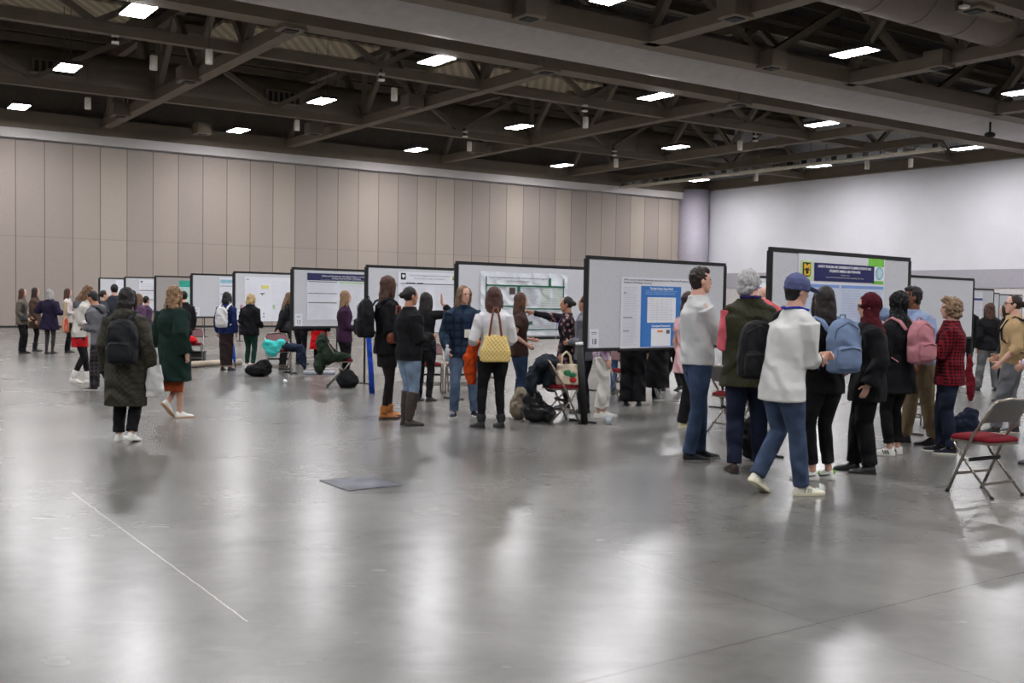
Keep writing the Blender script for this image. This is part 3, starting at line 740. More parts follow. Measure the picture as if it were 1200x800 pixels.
# ---- bags
def world_of(f, p): return f.root.matrix_world @ (V(p) * f.h)
def attach(f, name, label, cat, base):
    """top-level thing whose Empty stands at the body-space point base"""
    M = f.root.matrix_world @ Matrix.Translation(V(base) * f.h)
    return empty(name, label, cat, M=M)
def backpack(f, label, m, m2=None, size=(.17, .09, .27), z=.66, x=0, strapm=None, tilt=0, twist=0, pocket=True, zipm=None, straps=True, y=None, vox=.011, oneside=None):
    w, d, hh = size
    y0 = -(.075 + .030 + d / 2) if y is None else y
    base = f.TS((x, y0, z)) - V((0, 0, hh / 2))
    g = attach(f, 'backpack', label, 'backpack', base)
    R4 = Matrix.Translation((0, 0, hh / 2)) @ Matrix.Rotation(tilt, 4, 'Y') @ Matrix.Rotation(twist + f.sp(z)[1], 4, 'Z')
    b = MB(f.h); b.M = R4
    b.loft([(-hh / 2, w * .36, d * .38), (-hh * .46, w * .46, d * .5), (-hh * .2, w * .5, d * .54, 0, -.004), (hh * .1, w * .49, d * .5), (hh * .32, w * .44, d * .42), (hh * .44, w * .32, d * .3), (hh / 2, w * .12, d * .12)], 20, .7)
    b.build('main_body', m, g, remesh=vox, disp=(.012, .08))
    if pocket:
        b = MB(f.h); b.M = R4; b.loft([(-hh * .42, w * .34, d * .2, 0, -d * .5), (-hh * .3, w * .38, d * .26, 0, -d * .52), (-hh * .05, w * .36, d * .24, 0, -d * .5), (0, w * .28, d * .14, 0, -d * .46)], 18, .7)
        p = b.build('front_pocket', m2 or m, g, remesh=vox, disp=(.008, .06))
        b = MB(f.h); b.M = R4; b.tube([(-w * .32, -d * .73, -.018), (0, -d * .78, -.008), (w * .32, -d * .73, -.018)], .0022, 6); b.build('zip', zipm or RUB, p)
        b = MB(f.h); b.M = R4; b.tube([(-w * .40, -d * .32, hh * .05), (-w * .36, -d * .42, hh * .30), (0, -d * .34, hh * .43), (w * .36, -d * .42, hh * .30), (w * .40, -d * .32, hh * .05)], .0022, 6); b.build('zip', zipm or RUB, g)
    b = MB(f.h); b.M = R4; b.tube([(-.018, d * .2, hh * .47), (-.014, d * .15, hh * .56), (.014, d * .15, hh * .56), (.018, d * .2, hh * .47)], .004, 8); b.build('handle', strapm or m, g)
    if straps:
        for s in ((-1, 1) if oneside is None else (oneside,)):
            b = MB(f.h)
            K = .012
            pts = [f.TS((s * .045, -.085 - K, .775)), f.TS((s * .056, -.052 - K, .818)), f.TS((s * .06, -.006, .842)), f.TS((s * .064, .045, .812)), f.TS((s * .072, .082, .75)), f.TS((s * .082, .075, .68)), f.TS((s * .095, .0, .62)), f.TS((s * .085, -.08, .58))]
            if oneside is not None: pts[0] = f.TS((x + s * .01, y0 + d * .45, .74))
            b.M = Matrix.Translation(-base)
            b.tube(pts, [.011, .012, .012, .012, .012, .009, .006, .006], 8, flat=(1.25, .6)); b.build('shoulder_strap', strapm or m, g)
    return g
def totebag(f, label, m, at_, size=(.19, .05, .2), hang=.2, name='tote_bag', sm=None, rot=0, cat='bag', slouch=.02, over=None, vox=.01, taper=.88):
    """at_: body-space point of the bag's bottom centre; handles reach up by hang above the bag"""
    w, d, hh = size
    g = attach(f, name, label, cat, at_)
    R4 = Matrix.Rotation(rot, 4, 'Z')
    b = MB(f.h); b.M = R4
    b.loft([(0, w * .42, d * .4), (.01, w * .5, d * .5), (hh * .4, w * .51, d * .6), (hh * .8, w * .47 * taper, d * .45), (hh, w * .46 * taper, d * .25)], 20, .65)
    b.build('main_body', m, g, remesh=vox, disp=(slouch, .09))
    for s in (-1, 1):
        b = MB(f.h); b.M = R4
        b.tube([(-w * .2, s * d * .22, hh * .93), (-w * .13, s * d * .2, hh + hang * .55), (-.012, s * .006, hh + hang), (.012, s * .006, hh + hang), (w * .13, s * d * .2, hh + hang * .55), (w * .2, s * d * .22, hh * .93)], .005, 8, flat=(1.5, .6))
        b.build('strap', sm or m, g)
    return g

# ------------------------------------------------------------------ display boards
BA = math.radians(47.8); BW = 2.9
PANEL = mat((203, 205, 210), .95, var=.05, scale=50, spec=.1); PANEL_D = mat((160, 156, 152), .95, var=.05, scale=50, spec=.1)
FRAME = mat((26, 27, 30), .5, .2)
def board(label, pos, card=None, face=PANEL, w=BW):
    g = empty('display_board', label, 'display board', 'display boards', loc=(pos[0], pos[1], 0), rz=math.pi / 2 - BA)
    mb = MB(); mb.box((w / 2, 0, 1.5), (w - .1, .03, 1.14)); part('panel', mb, face, g)
    mb = MB()
    mb.box((w / 2, 0, 2.086), (w, .035, .048)); mb.box((w / 2, 0, .912), (w, .035, .044)); mb.box((.018, 0, 1.5), (.036, .035, 1.13)); mb.box((w - .018, 0, 1.5), (.036, .035, 1.13))
    part('frame', mb, FRAME, g)
    for x in (-.014, w + .014):
        mb = MB(); mb.box((x, .0, 1.04), (.026, .028, 2.06)); p = part('post', mb, FRAME, g)
        mb = MB(); mb.box((x, 0, .012), (.045, .46, .024)); part('foot', mb, FRAME, p, bevel=.008)
    if card:
        t = empty('number_card', 'white number card at the lower left ' + {'18': 'of the board with the large blue panel', '12': 'of the board with the navy title band', '10': 'of the board behind the blonde person', '8': 'of the board right of the green coat'}[card], 'number card', M=g.matrix_basis @ Matrix.Translation((.15, -.02, 1.06)))
        mb = MB(); mb.box((0, 0, 0), (.17, .003, .235)); part('sheet', mb, PAPER, t)
        text(t, 'number', card, (0, -.003, -.075), .1, RUB, w=None)
        mb = MB(); mb.box((0, -.002, .075), (.1, .002, .012)); mb.box((0, -.002, .055), (.08, .002, .008)); part('print', mb, GREYP, t)
    return g
PAPER = mat((226, 228, 236), .6, var=.015); GREYP = mat((150, 150, 158), .7, var=.03)
def flat(name, par, rects, m, y=-.004, th=.002):
    if getattr(rects, 'groups', None) and len(rects.groups) > 1:
        for q in rects.groups: o = flat(name, par, list(q), m, y, th)
        return o
    mb = MB()
    for x0, z0, x1, z1 in rects: mb.box(((x0 + x1) / 2, y, (z0 + z1) / 2), (abs(x1 - x0), th, abs(z1 - z0)))
    return part(name, mb, m, par)
def text(par, name, s, p, size, m, w=None, align='CENTER', bold=.0):
    cu = bpy.data.curves.new('t', 'FONT'); cu.body = s; cu.size = size; cu.align_x = align; cu.extrude = .0008; cu.offset = bold
    o = bpy.data.objects.new('t', cu); SC.collection.objects.link(o); bpy.context.view_layer.update()
    me = bpy.data.meshes.new_from_object(o.evaluated_get(bpy.context.evaluated_depsgraph_get())); bpy.data.objects.remove(o)
    co = np.zeros(len(me.vertices) * 3); me.vertices.foreach_get('co', co); co = co.reshape(-1, 3)
    sx = w / max(1e-6, np.ptp(co[:, 0])) if w else 1
    out = np.stack([co[:, 0] * sx + p[0], p[1] - co[:, 2], co[:, 1] + p[2]], 1)
    me.vertices.foreach_set('co', out.ravel()); me.materials.clear(); me.materials.append(m)
    q = bpy.data.objects.new(name, me); SC.collection.objects.link(q); q.parent = par; return q
def onb(g, x, y):
    """board-local (x, z) of the place seen at photograph x, y"""
    p0 = V(g.location); a = math.pi / 2 - BA; bx = V((math.cos(a), math.sin(a), 0)); bn = V((math.sin(a), -math.cos(a), 0))
    d = at(x, y, 0) - V((0, 0, EYE)) if y > 380 else at(x, y, 5) - V((0, 0, EYE))
    if d.y < 0: d = -d
    o = V((0, 0, EYE)); p0 = p0 + bn * .02
    k = (p0 - o).dot(bn) / d.dot(bn); q = o + d * k
    return (q - V(g.location)).dot(bx), q.z
def poster(g, label, xl, yt, xr, yb, m=None, wave=0):
    x0, z1 = onb(g, xl, yt); _, z0 = onb(g, xl, yb); x1, _ = onb(g, xr, yt)
    z0 = max(z0, .90); w, h = x1 - x0, z1 - z0
    t = empty('poster', label, 'poster', M=g.matrix_basis @ Matrix.Translation((x0, -.022, z0)))
    mb = MB()
    if wave:
        n, r = 24, 6; vs = []
        for k in (0, .004):
            for i in range(n + 1):
                for j in range(r + 1):
                    u, v_ = i / n, j / r
                    vs.append((u * w, -.006 - .006 * math.sin(u * 14 + v_ * 4) - k, v_ * h + wave * (math.sin(u * 9 + 1) * .5) * (v_ ** 2)))
        A = (n + 1) * (r + 1); fs = []
        for i in range(n):
            for j in range(r):
                a = i * (r + 1) + j; b = a + r + 1; fs += [(a, a + 1, b + 1, b), (a + A, b + A, b + 1 + A, a + 1 + A)]
        mb.add(vs, fs); part('sheet', mb, m or PAPER, t, smooth=True)
    else: mb.box((w / 2, 0, h / 2), (w, .004, h)); part('sheet', mb, m or PAPER, t)
    return t, w, h
class LL(list):
    groups = None
    def __add__(s, o):
        r = LL(list(s) + list(o)); r.groups = (s.groups or [list(s)]) + (o.groups or [list(o)]); return r
def lines(rng, x0, x1, z0, z1, pitch, th, gap=.25):
    out = []; z = z1
    while z - th > z0:
        x = x0; end = x1 - rng.random() * (x1 - x0) * gap
        while x < end:
            l = min(pitch * (.6 + 2.2 * rng.random()), end - x)
            if l > .004: out.append((x, z - th, x + l, z))
            x += l + pitch * .35
        z -= pitch
    return LL(out)

bd = {}
bd['mu'] = board('grey display board on black posts at the far right holding the navy-titled poster, largest board', at(902, 289, 2.11))
bd[18] = board('grey display board numbered 18 with the blue-panelled poster', at(687, 299, 2.11), '18')
bd[16] = board('grey display board holding the green-bordered cloth poster', at(534.5, 305.7, 2.11))
bd[14] = board('grey display board behind the woman with the tan boots', at(429, 310, 2.11))
bd[12] = board('grey display board numbered 12 with the navy-headed poster', at(342, 314.3, 2.085), '12')
bd[10] = board('grey display board numbered 10 behind the blonde woman in black', at(273.8, 317.5, 2.11), '10')
bd[8] = board('grey display board numbered 8 beside the woman in the green coat', at(224, 320, 2.11), '8')
bd[6] = board('shaded grey display board behind the woman in the green coat', at(181.5, 322.6, 2.11), face=PANEL_D)
bd[4] = board('grey display board, second from the left end of the row', at(146, 323.8, 2.11))
bd[2] = board('grey display board at the left end of the row', at(116, 325, 2.11))
bd['r0'] = board('grey display board seen between the grey-haired man and the largest board', V((4.75, 21.3, 0)))
_o = V((math.sin(BA), math.cos(BA), 0)) * BW
bd['r3'] = board('blank grey display board right behind the largest board', at(1141, 326.3, 2.11) - _o)
bd['r4'] = board('grey display board behind the woman in black with grey trousers', at(1164.6, 338.8, 2.11) - _o)
bd['r5'] = board('distant grey display board seen as a narrow strip near the right edge', V((19.6, 42, 0)) - _o)
bd['r6'] = board('farthest grey display board at the right edge, behind the man with glasses', V((22.96, 47, 0)) - _o)

INK = mat((70, 70, 78), .7, var=.03); PALE = mat((178, 180, 188), .7, var=.02); BLUE = mat((56, 122, 198), .6, var=.03); NAVYP = mat((24, 26, 92), .55, var=.03)
GREEN = mat((14, 96, 70), .6, var=.04); LBLUE = mat((128, 160, 220), .6, var=.03); VPALE = mat((205, 214, 232), .6, var=.02); WHT = mat((238, 240, 246), .6, var=.01)
LIME = mat((122, 200, 70), .6, var=.15, scale=4); GOLD = mat((228, 186, 50), .5, var=.03); TEAL = mat((40, 160, 140), .6, var=.04); YEL = mat((222, 214, 120), .6, var=.03)
rng = random.Random(5)
# --- navy-titled poster with the yellow and black crest
g = bd['mu']; t, w, h = poster(g, 'poster with navy title bar, yellow and black letters crest and green right corner', 935.8, 296.6, 1037, 398)
Z = lambda d: h - d
flat('body_panel', t, [(.01 * w, .01, .99 * w, Z(.34))], VPALE)
flat('title_bar', t, [(.165 * w, Z(.275), .86 * w, Z(.085))], NAVYP, y=-.008)
text(t, 'title_text', 'ANXIETY PROBLEMS AND DEPRESSION OF CLASSIFIED STUDENTS AND', (.51 * w, -.0105, Z(.133)), .036, WHT, w=.62 * w, bold=.001)
text(t, 'title_text', "STUDENTS' AMERICA NEUT BEHAVIOR", (.51 * w, -.0105, Z(.178)), .036, WHT, w=.36 * w, bold=.001)
text(t, 'author_text', 'Alexandra C. Santos', (.51 * w, -.0105, Z(.213)), .022, PALE)
text(t, 'author_text', 'Department of Educational School and Counseling Psychology', (.51 * w, -.0105, Z(.24)), .022, PALE, w=.44 * w)
o = flat('corner_panel', t, [(.79 * w, Z(.16), .985 * w, Z(.0)), (.84 * w, Z(.285), .985 * w, Z(.16))], LIME, y=-.005)
c = MB(); c.M = Matrix.Translation((.925 * w, -.009, Z(.165))) @ Matrix.Rotation(math.pi / 2, 4, 'X')
flat('seal_background', t, [(.862 * w, Z(.25), .985 * w, Z(.09))], WHT, y=-.008)
c.loft([(0, .086, .074), (.003, .086, .074)], 24); s_ = part('seal', c, mat((130, 190, 205), .6, var=.2, scale=30), t)
c = MB(); c.M = Matrix.Translation((.925 * w, -.009, Z(.165))) @ Matrix.Rotation(math.pi / 2, 4, 'X'); c.loft([(.003, .066, .056), (.005, .066, .056)], 24); part('seal_centre', c, mat((190, 222, 228), .6, var=.2, scale=40), s_)
flat('crest_background', t, [(.02 * w, Z(.28), .15 * w, Z(.07))], mat((205, 226, 165), .6, var=.03), y=-.005)
# crest: black shield, gold M over gold U
c = MB(); c.M = Matrix.Translation((.083 * w, -.007, 0)) @ Matrix.Rotation(math.pi / 2, 4, 'X')
zc = Z(.165)
c.prism([(x * 1.35, zc + z * .88) for x, z in ((-.056, .086), (.056, .086), (.056, -.045), (.036, -.082), (-.036, -.082), (-.056, -.045))], 0, .003); part('crest', c, RUB, t)
def gl(poly, nm='crest_letter'):
    c = MB(); c.M = Matrix.Translation((.083 * w, -.0105, 0)) @ Matrix.Rotation(math.pi / 2, 4, 'X'); c.prism([(x * 1.35, zc + z * .88) for x, z in poly], 0, .003); return part(nm, c, GOLD, t)
gl([(-.046, .004), (-.046, .072), (-.026, .072), (0, .046), (.026, .072), (.046, .072), (.046, .004), (.024, .004), (.024, .034), (0, .014), (-.024, .034), (-.024, .004)])
gl([(-.042, -.008), (-.042, -.05), (-.028, -.07), (.028, -.07), (.042, -.05), (.042, -.008), (.02, -.008), (.02, -.044), (.012, -.05), (-.012, -.05), (-.02, -.044), (-.02, -.008)])
flat('section_bar', t, [(.02 * w, Z(.345), .45 * w, Z(.312)), (.47 * w, Z(.345), .985 * w, Z(.312)), (.47 * w, Z(.75), .985 * w, Z(.72))], LBLUE, y=-.007)
flat('body_text', t, lines(rng, .03 * w, .44 * w, .05, Z(.37), .028, .008) + lines(rng, .49 * w, .97 * w, .05, Z(.37), .028, .008), mat((184, 198, 222), .7), y=-.0065)
# --- board 18
g = bd[18]; t, w, h = poster(g, 'white poster with a large blue middle panel on board 18', 728, 324.3, 818, 408.3)
flat('blue_panel', t, [(.245 * w, .012 * h, .765 * w, .885 * h)], BLUE)
flat('blue_panel', t, [(.80 * w, .4 * h, .97 * w, .80 * h)], BLUE)
text(t, 'title_text', 'What can be done? Evaluating Interventions for Mentoring Programs Serving', (.03 * w, -.006, .955 * h), .033, INK, w=.93 * w, align='LEFT')
text(t, 'title_text', 'Students of Privilege: Learning', (.03 * w, -.006, .915 * h), .033, INK, w=.34 * w, align='LEFT')
text(t, 'panel_heading', 'The Best Practice Stages Model', (.505 * w, -.0065, .835 * h), .045, WHT, w=.30 * w, bold=.001)
flat('panel_text', t, lines(rng, .30 * w, .72 * w, .75 * h, .82 * h, .022, .008, .1), mat((150, 190, 232), .7), y=-.0065)
flat('chart', t, [(.325 * w, .36 * h, .695 * w, .725 * h)], WHT, y=-.0065)
flat('chart_lines', t, [(.325 * w + .37 * w * k / 6 - .001, .37 * h, .325 * w + .37 * w * k / 6 + .001, .715 * h) for k in range(1, 6)] + list(lines(rng, .34 * w, .685 * w, .38 * h, .70 * h, .03, .006)), mat((205, 205, 214), .7), y=-.009)
text(t, 'panel_heading', 'Conceptual Framework', (.505 * w, -.0065, .30 * h), .04, WHT, w=.24 * w, bold=.001)
flat('figure', t, [(.38 * w, .02 * h, .635 * w, .28 * h)], WHT, y=-.0065)
flat('figure_mark', t, [(.46 * w, .22 * h, .53 * w, .25 * h)], mat((222, 140, 70), .6), y=-.009)
flat('figure_mark', t, [(.575 * w, .2 * h, .62 * w, .255 * h)], mat((90, 105, 115), .6), y=-.009)
flat('body_text', t, lines(rng, .03 * w, .21 * w, .03 * h, .86 * h, .026, .006), mat((196, 196, 206), .7), y=-.004)
flat('section_heading', t, [(.03 * w, .775 * h, .06 * w, .785 * h), (.03 * w, .43 * h, .14 * w, .44 * h), (.03 * w, .24 * h, .10 * w, .25 * h)], INK, y=-.006)
flat('body_text', t, lines(rng, .80 * w, .97 * w, .03 * h, .37 * h, .026, .006), mat((196, 196, 206), .7), y=-.004)
# --- cloth poster with green borders
g = bd[16]; t, w, h = poster(g, 'white cloth poster with dark green borders pinned behind the woman with the yellow bag', 563, 317.8, 665, 394, m=cloth((222, 226, 232), bump=.5, bscale=5), wave=.02)
B_ = .018
flat('green_border', t, [(.05 * w, .08 * h, .05 * w + B_, .93 * h), (.94 * w, .10 * h, .94 * w + B_, .93 * h), (.05 * w, .78 * h, .96 * w, .805 * h), (.40 * w, .1 * h, .43 * w, .79 * h), (.76 * w, .79 * h, .79 * w, .93 * h), (.43 * w, .42 * h, .95 * w, .44 * h), (.43 * w, .09 * h, .95 * w, .105 * h), (.05 * w, .46 * h, .40 * w, .48 * h)], GREEN, y=-.022, th=.004)
text(t, 'title_text', 'Practices in School Mental Health: A Study of Rural Community School Supports', (.41 * w, -.024, .905 * h), .034, INK, w=.66 * w)
text(t, 'title_text', 'Lacey Roberts and Monica Jones', (.40 * w, -.024, .855 * h), .032, INK, w=.26 * w)
flat('photo_print', t, [(.31 * w, .66 * h, .375 * w, .76 * h)], mat((72, 60, 56), .5, var=.6, scale=40), y=-.022)
flat('photo_print', t, [(.07 * w, .50 * h, .155 * w, .60 * h)], mat((146, 96, 70), .5, var=.5, scale=30), y=-.022)
flat('photo_print', t, [(.53 * w, .17 * h, .58 * w, .23 * h)], mat((58, 90, 84), .5, var=.5, scale=30), y=-.022)
flat('table_print', t, lines(rng, .67 * w, .79 * w, .48 * h, .76 * h, .03, .009, .1) + lines(rng, .81 * w, .93 * w, .48 * h, .76 * h, .03, .009, .1), mat((176, 200, 168), .7), y=-.022)
flat('body_text', t, lines(rng, .46 * w, .65 * w, .48 * h, .76 * h, .022, .007) + lines(rng, .45 * w, .93 * w, .13 * h, .40 * h, .022, .007) + lines(rng, .07 * w, .29 * w, .12 * h, .44 * h, .022, .007), mat((176, 180, 186), .7), y=-.022)
# --- board 14
g = bd[14]; t, w, h = poster(g, 'white poster with a black square emblem and olive corner mark behind the waving hand', 467, 318, 551, 394)
flat('rule', t, [(.03 * w, .80 * h, .97 * w, .812 * h), (.10 * w, .80 * h, .22 * w, .825 * h), (.25 * w, .80 * h, .33 * w, .825 * h), (.02 * w, .33 * h, .95 * w, .34 * h), (.0 * w, .60 * h, .05 * w, .62 * h)], INK)
flat('emblem', t, [(.03 * w, .87 * h, .095 * w, .98 * h)], RUB)
c = MB(); c.M = Matrix.Translation((.0625 * w, -.006, .925 * h)) @ Matrix.Rotation(math.pi / 2, 4, 'X'); c.prism([(-.03, .03), (.03, .03), (.032, .0), (0, -.035), (-.032, 0)], 0, .003); part('emblem_mark', c, WHT, t)
text(t, 'title_text', 'The Role of Family Engagement and School Outcomes for Rural', (.42 * w, -.004, .935 * h), .036, GREYP, w=.56 * w)
text(t, 'title_text', 'The Links between Support and Resilience', (.42 * w, -.004, .885 * h), .034, GREYP, w=.42 * w)
flat('corner_mark', t, [(.74 * w, .905 * h, .86 * w, .955 * h)], mat((160, 190, 70), .6)); flat('corner_mark', t, [(.74 * w, .885 * h, .86 * w, .905 * h)], mat((72, 90, 50), .6))
flat('body_text', t, lines(rng, .05 * w, .45 * w, .04 * h, .77 * h, .032, .008) + lines(rng, .5 * w, .95 * w, .04 * h, .77 * h, .032, .008), mat((205, 206, 214), .7))
# --- board 12
g = bd[12]; t, w, h = poster(g, 'white poster with a navy title band on board 12', 360, 319.6, 449, 374.6)
flat('title_band', t, [(.0, .845 * h, w, h)], mat((32, 32, 84), .6))
text(t, 'title_text', 'Childhood Maltreatment, Internalizing Problems and Adolescent', (.5 * w, -.006, .93 * h), .042, WHT, w=.64 * w)
text(t, 'title_text', 'Smoking: Protective Effects of Belonging', (.5 * w, -.006, .885 * h), .04, WHT, w=.38 * w)
text(t, 'author_text', 'Erin Thomas, Rachel T. Simmons, Keith C. Herman and Wendy Reinke', (.5 * w, -.006, .856 * h), .026, PALE, w=.66 * w)
flat('section_bar', t, [(.01 * w, .81 * h, .38 * w, .825 * h), (.01 * w, .56 * h, .38 * w, .575 * h), (.01 * w, .36 * h, .38 * w, .375 * h), (.78 * w, .5 * h, .97 * w, .515 * h)], INK)
flat('green_band', t, [(.41 * w, .79 * h, .98 * w, .83 * h)], mat((190, 214, 180), .6))
flat('body_text', t, lines(rng, .02 * w, .37 * w, .03 * h, .79 * h, .034, .009) + lines(rng, .42 * w, .74 * w, .03 * h, .77 * h, .034, .009) + lines(rng, .78 * w, .97 * w, .03 * h, .77 * h, .034, .009), mat((208, 210, 216), .7))
# --- board 10
g = bd[10]; t, w, h = poster(g, 'white poster with a pale yellow heading behind the blonde woman', 287, 324, 349, 381)
flat('heading_patch', t, [(.30 * w, .74 * h, .44 * w, .81 * h)], YEL); flat('figure_mark', t, [(.28 * w, .625 * h, .37 * w, .64 * h), (.31 * w, .59 * h, .33 * w, .64 * h)], INK)
flat('figure_mark', t, [(.52 * w, .28 * h, .56 * w, .38 * h)], mat((160, 200, 140), .6)); flat('figure_mark', t, [(.34 * w, .09 * h, .36 * w, .12 * h), (.34 * w, .16 * h, .36 * w, .19 * h), (.03 * w, .935 * h, .07 * w, .95 * h)], INK)
flat('body_text', t, lines(rng, .04 * w, .26 * w, .05 * h, .85 * h, .05, .010) + lines(rng, .5 * w, .95 * w, .05 * h, .9 * h, .05, .010), mat((214, 215, 228), .7))
# --- farther boards
g = bd[8]; t, w, h = poster(g, 'white poster with light blue bands on board 8', 257.3, 324.8, 290, 362)
flat('blue_band', t, [(.02 * w, .82 * h, .95 * w, .93 * h)], mat((150, 196, 214), .6)); flat('rule', t, [(.02 * w, .46 * h, .95 * w, .475 * h), (.02 * w, .72 * h, .95 * w, .735 * h), (.02 * w, .2 * h, .95 * w, .215 * h)], mat((70, 110, 140), .6))
g = bd[6]; t, w, h = poster(g, 'poster with teal heading behind the woman in the green coat', 210, 328.6, 240, 366, m=mat((190, 214, 208), .6))
flat('teal_heading', t, [(.0, .80 * h, w, h)], TEAL); flat('body_text', t, lines(rng, .05 * w, .9 * w, .05 * h, .75 * h, .06, .015), mat((110, 170, 160), .7))
g = bd[4]; t, w, h = poster(g, 'white poster with thin rules on the second board from the left end', 163, 327.2, 198, 362)
flat('rule', t, [(.0, .62 * h, w, .64 * h), (.0, .30 * h, w, .32 * h)], mat((120, 60, 60), .6)); flat('figure_mark', t, [(.05 * w, .90 * h, .12 * w, .95 * h)], INK)
flat('body_text', t, lines(rng, .05 * w, .9 * w, .05 * h, .85 * h, .08, .015), mat((200, 200, 208), .7))
g = bd[2]; t, w, h = poster(g, 'white poster on the board at the left end of the row', 136, 328, 160, 356)
flat('body_text', t, lines(rng, .05 * w, .9 * w, .05 * h, .9 * h, .08, .015), mat((200, 200, 208), .7))
g = bd['r0']; t, w, h = poster(g, 'white poster with a blue line behind the bald man', 880, 331, 918, 380)
flat('rule', t, [(0, .86 * h, w, .9 * h)], mat((60, 100, 160), .6))
g = bd['r4']; t, w, h = poster(g, 'tall white poster with navy bands behind the woman with the brown bag', 1136, 341.5, 1151.5, 400)
flat('navy_band', t, [(0, .76 * h, w, .82 * h), (0, .20 * h, w, .23 * h)], mat((50, 62, 130), .6)); flat('body_text', t, lines(rng, .2 * w, .95 * w, .28 * h, .73 * h, .05, .012) + lines(rng, .3 * w, .9 * w, .86 * h, .97 * h, .05, .012), mat((200, 202, 212), .7))

# ------------------------------------------------------------------ chairs
MAROON = cloth((104, 18, 28), bump=.3, bscale=60, dist=.004, var=.1); MAROON_B = mat((110, 72, 76), .6); CHM = mat((158, 150, 140), .3, .85, var=.08, scale=14); CHG = mat((108, 106, 104), .5, .3)
def chair(label, pos, face, pad=True, seatm=MAROON):
    """folding chair; face = degrees clockwise from looking away from the camera"""
    g = empty('folding_chair', label, 'chair', 'folding chairs', M=Matrix.Translation(V((pos[0], pos[1], 0))) @ Matrix.Rotation(-math.radians(face), 4, 'Z'))
    hw = .225
    mb = MB(); L = []
    prof = [(.20, .0), (.02, .40), (-.03, .50), (-.10, .60), (-.15, .68)]
    left = [(-hw, y, z) for y, z in prof]; right = [(hw, y, z) for y, z in reversed(prof)]
    topc = [(-hw * .93, -.185, .755), (-hw * .72, -.198, .785), (0, -.202, .80), (hw * .72, -.198, .785), (hw * .93, -.185, .755)]
    mb.tube(left + topc + right, .0125, 10, dome=False); part('back_frame', mb, CHM, g, smooth=True)
    # curved backrest panel between the tubes
    vs = []; n = 10
    for th in (0, -.018):
        for i in range(n + 1):
            u = i / n * 2 - 1; x = u * (hw - .006); zt = .785 - max(0, abs(u) - .6) ** 1.6 * .13
            for z in (.605, zt): vs.append((x, -.095 - (z - .6) * .53 + th - (1 - u * u) * .018, z))
    A = 2 * (n + 1); fs = []
    for i in range(n): a = i * 2; fs += [(a, a + 2, a + 3, a + 1), (a + A, a + 1 + A, a + 3 + A, a + 2 + A), (a, a + A, a + 2 + A, a + 2), (a + 1, a + 3, a + 3 + A, a + 1 + A)]
    fs += [(0, 1, 1 + A, A), (2 * n, 2 * n + A, 2 * n + 1 + A, 2 * n + 1)]
    mb = MB(); mb.add(vs, fs); part('backrest', mb, CHG, g, smooth=False)
    if pad:
        vs2 = [(x * .93, y + .019 if k < A else y + .02, .70 + (z - .70) * .82) for k, (x, y, z) in enumerate(vs)]
        mb = MB(); mb.add(vs2, fs); part('back_pad', mb, MAROON_B, g, smooth=False)
    def rr(hx, hy, r=.07, n=5):
        o = []
        for cx, cy, a0 in ((hx - r, hy - r, 0), (-hx + r, hy - r, 90), (-hx + r, -hy + r, 180), (hx - r, -hy + r, 270)):
            for k in range(n + 1): a = math.radians(a0 + 90 * k / n); o.append((cx + math.cos(a) * r, cy + math.sin(a) * r))
        return o
    mb = MB(); mb.M = Matrix.Translation((0, .03, 0)); mb.prism(rr(.20, .205), .425, .445); part('seat_rim', mb, CHM, g)
    mb = MB(); R = []
    for z, k in ((.444, .99), (.452, 1.02), (.466, 1.0), (.480, .93), (.490, .72), (.493, .3)): R.append([V((x * k, .03 + y * k, z)) for x, y in rr(.198, .203)])
    mb.rings(R); part('seat_pad', mb, seatm, g, smooth=True)
    for s in (-1, 1):
        mb = MB(); mb.tube([(s * (hw - .028), .17, .42), (s * (hw - .028), .10, .32), (s * (hw - .028), -.20, 0)], .011, 8, dome=False); lg = part('rear_leg', mb, CHM, g, smooth=True)
        mb = MB(); mb.tube([(s * (hw - .028), -.19, .012), (s * (hw - .028), -.207, -.0)], .016, 8, dome=False); part('foot_cap', mb, RUB, lg)
        mb = MB(); mb.tube([(s * hw, .19, .02), (s * hw, .203, -.0)], .017, 8, dome=False); part('foot_cap', mb, RUB, g)
    mb = MB(); mb.bar((-hw, .125, .165), (hw, .125, .165), .016, .022); part('stretcher', mb, CHM, g)
    mb = MB(); mb.bar((-hw + .03, -.12, .11), (hw - .03, -.12, .11), .016, .022); part('stretcher', mb, CHM, g)
    mb = MB(); mb.bar((-hw + .03, .02, .29), (hw - .03, .02, .29), .02, .03); part('stretcher', mb, RUB, g)
    return g
chair('grey metal folding chair with a red seat alone in the right foreground', ((3.61 + 4.10 + 3.81 + 4.23) / 4, (8.56 + 8.88 + 8.28 + 8.5) / 4), -30, pad=False)
chair('folding chair with a red seat holding a tote bag and dark jacket beside board 18', (.60, 13.05), 72)
chair('folding chair with maroon back and a teal bag hung over it', (-4.62, 20.55), 158)
chair('folding chair with maroon back behind the green coat holding red cloth', (-6.95, 22.6), 168)
chair('folding chair draped with a dark green coat under board 12', (-2.95, 17.75), 80)
chair('folding chair with a red seat behind the man in the olive vest', (2.62, 12.3), 60)
chair('folding chair with a maroon seat behind the woman in tall brown boots', (-1.35, 17.0), 175)
chair('folding chair with a dark bag on it behind the long-haired man', (-.85, 17.1), 180)
chair('folding chair with a blue folder on its seat behind the woman with the pink backpack', (5.05, 13.3), 200)
chair('folding chair in shadow under board 18, behind the white trousers', (1.75, 16.2), 150)

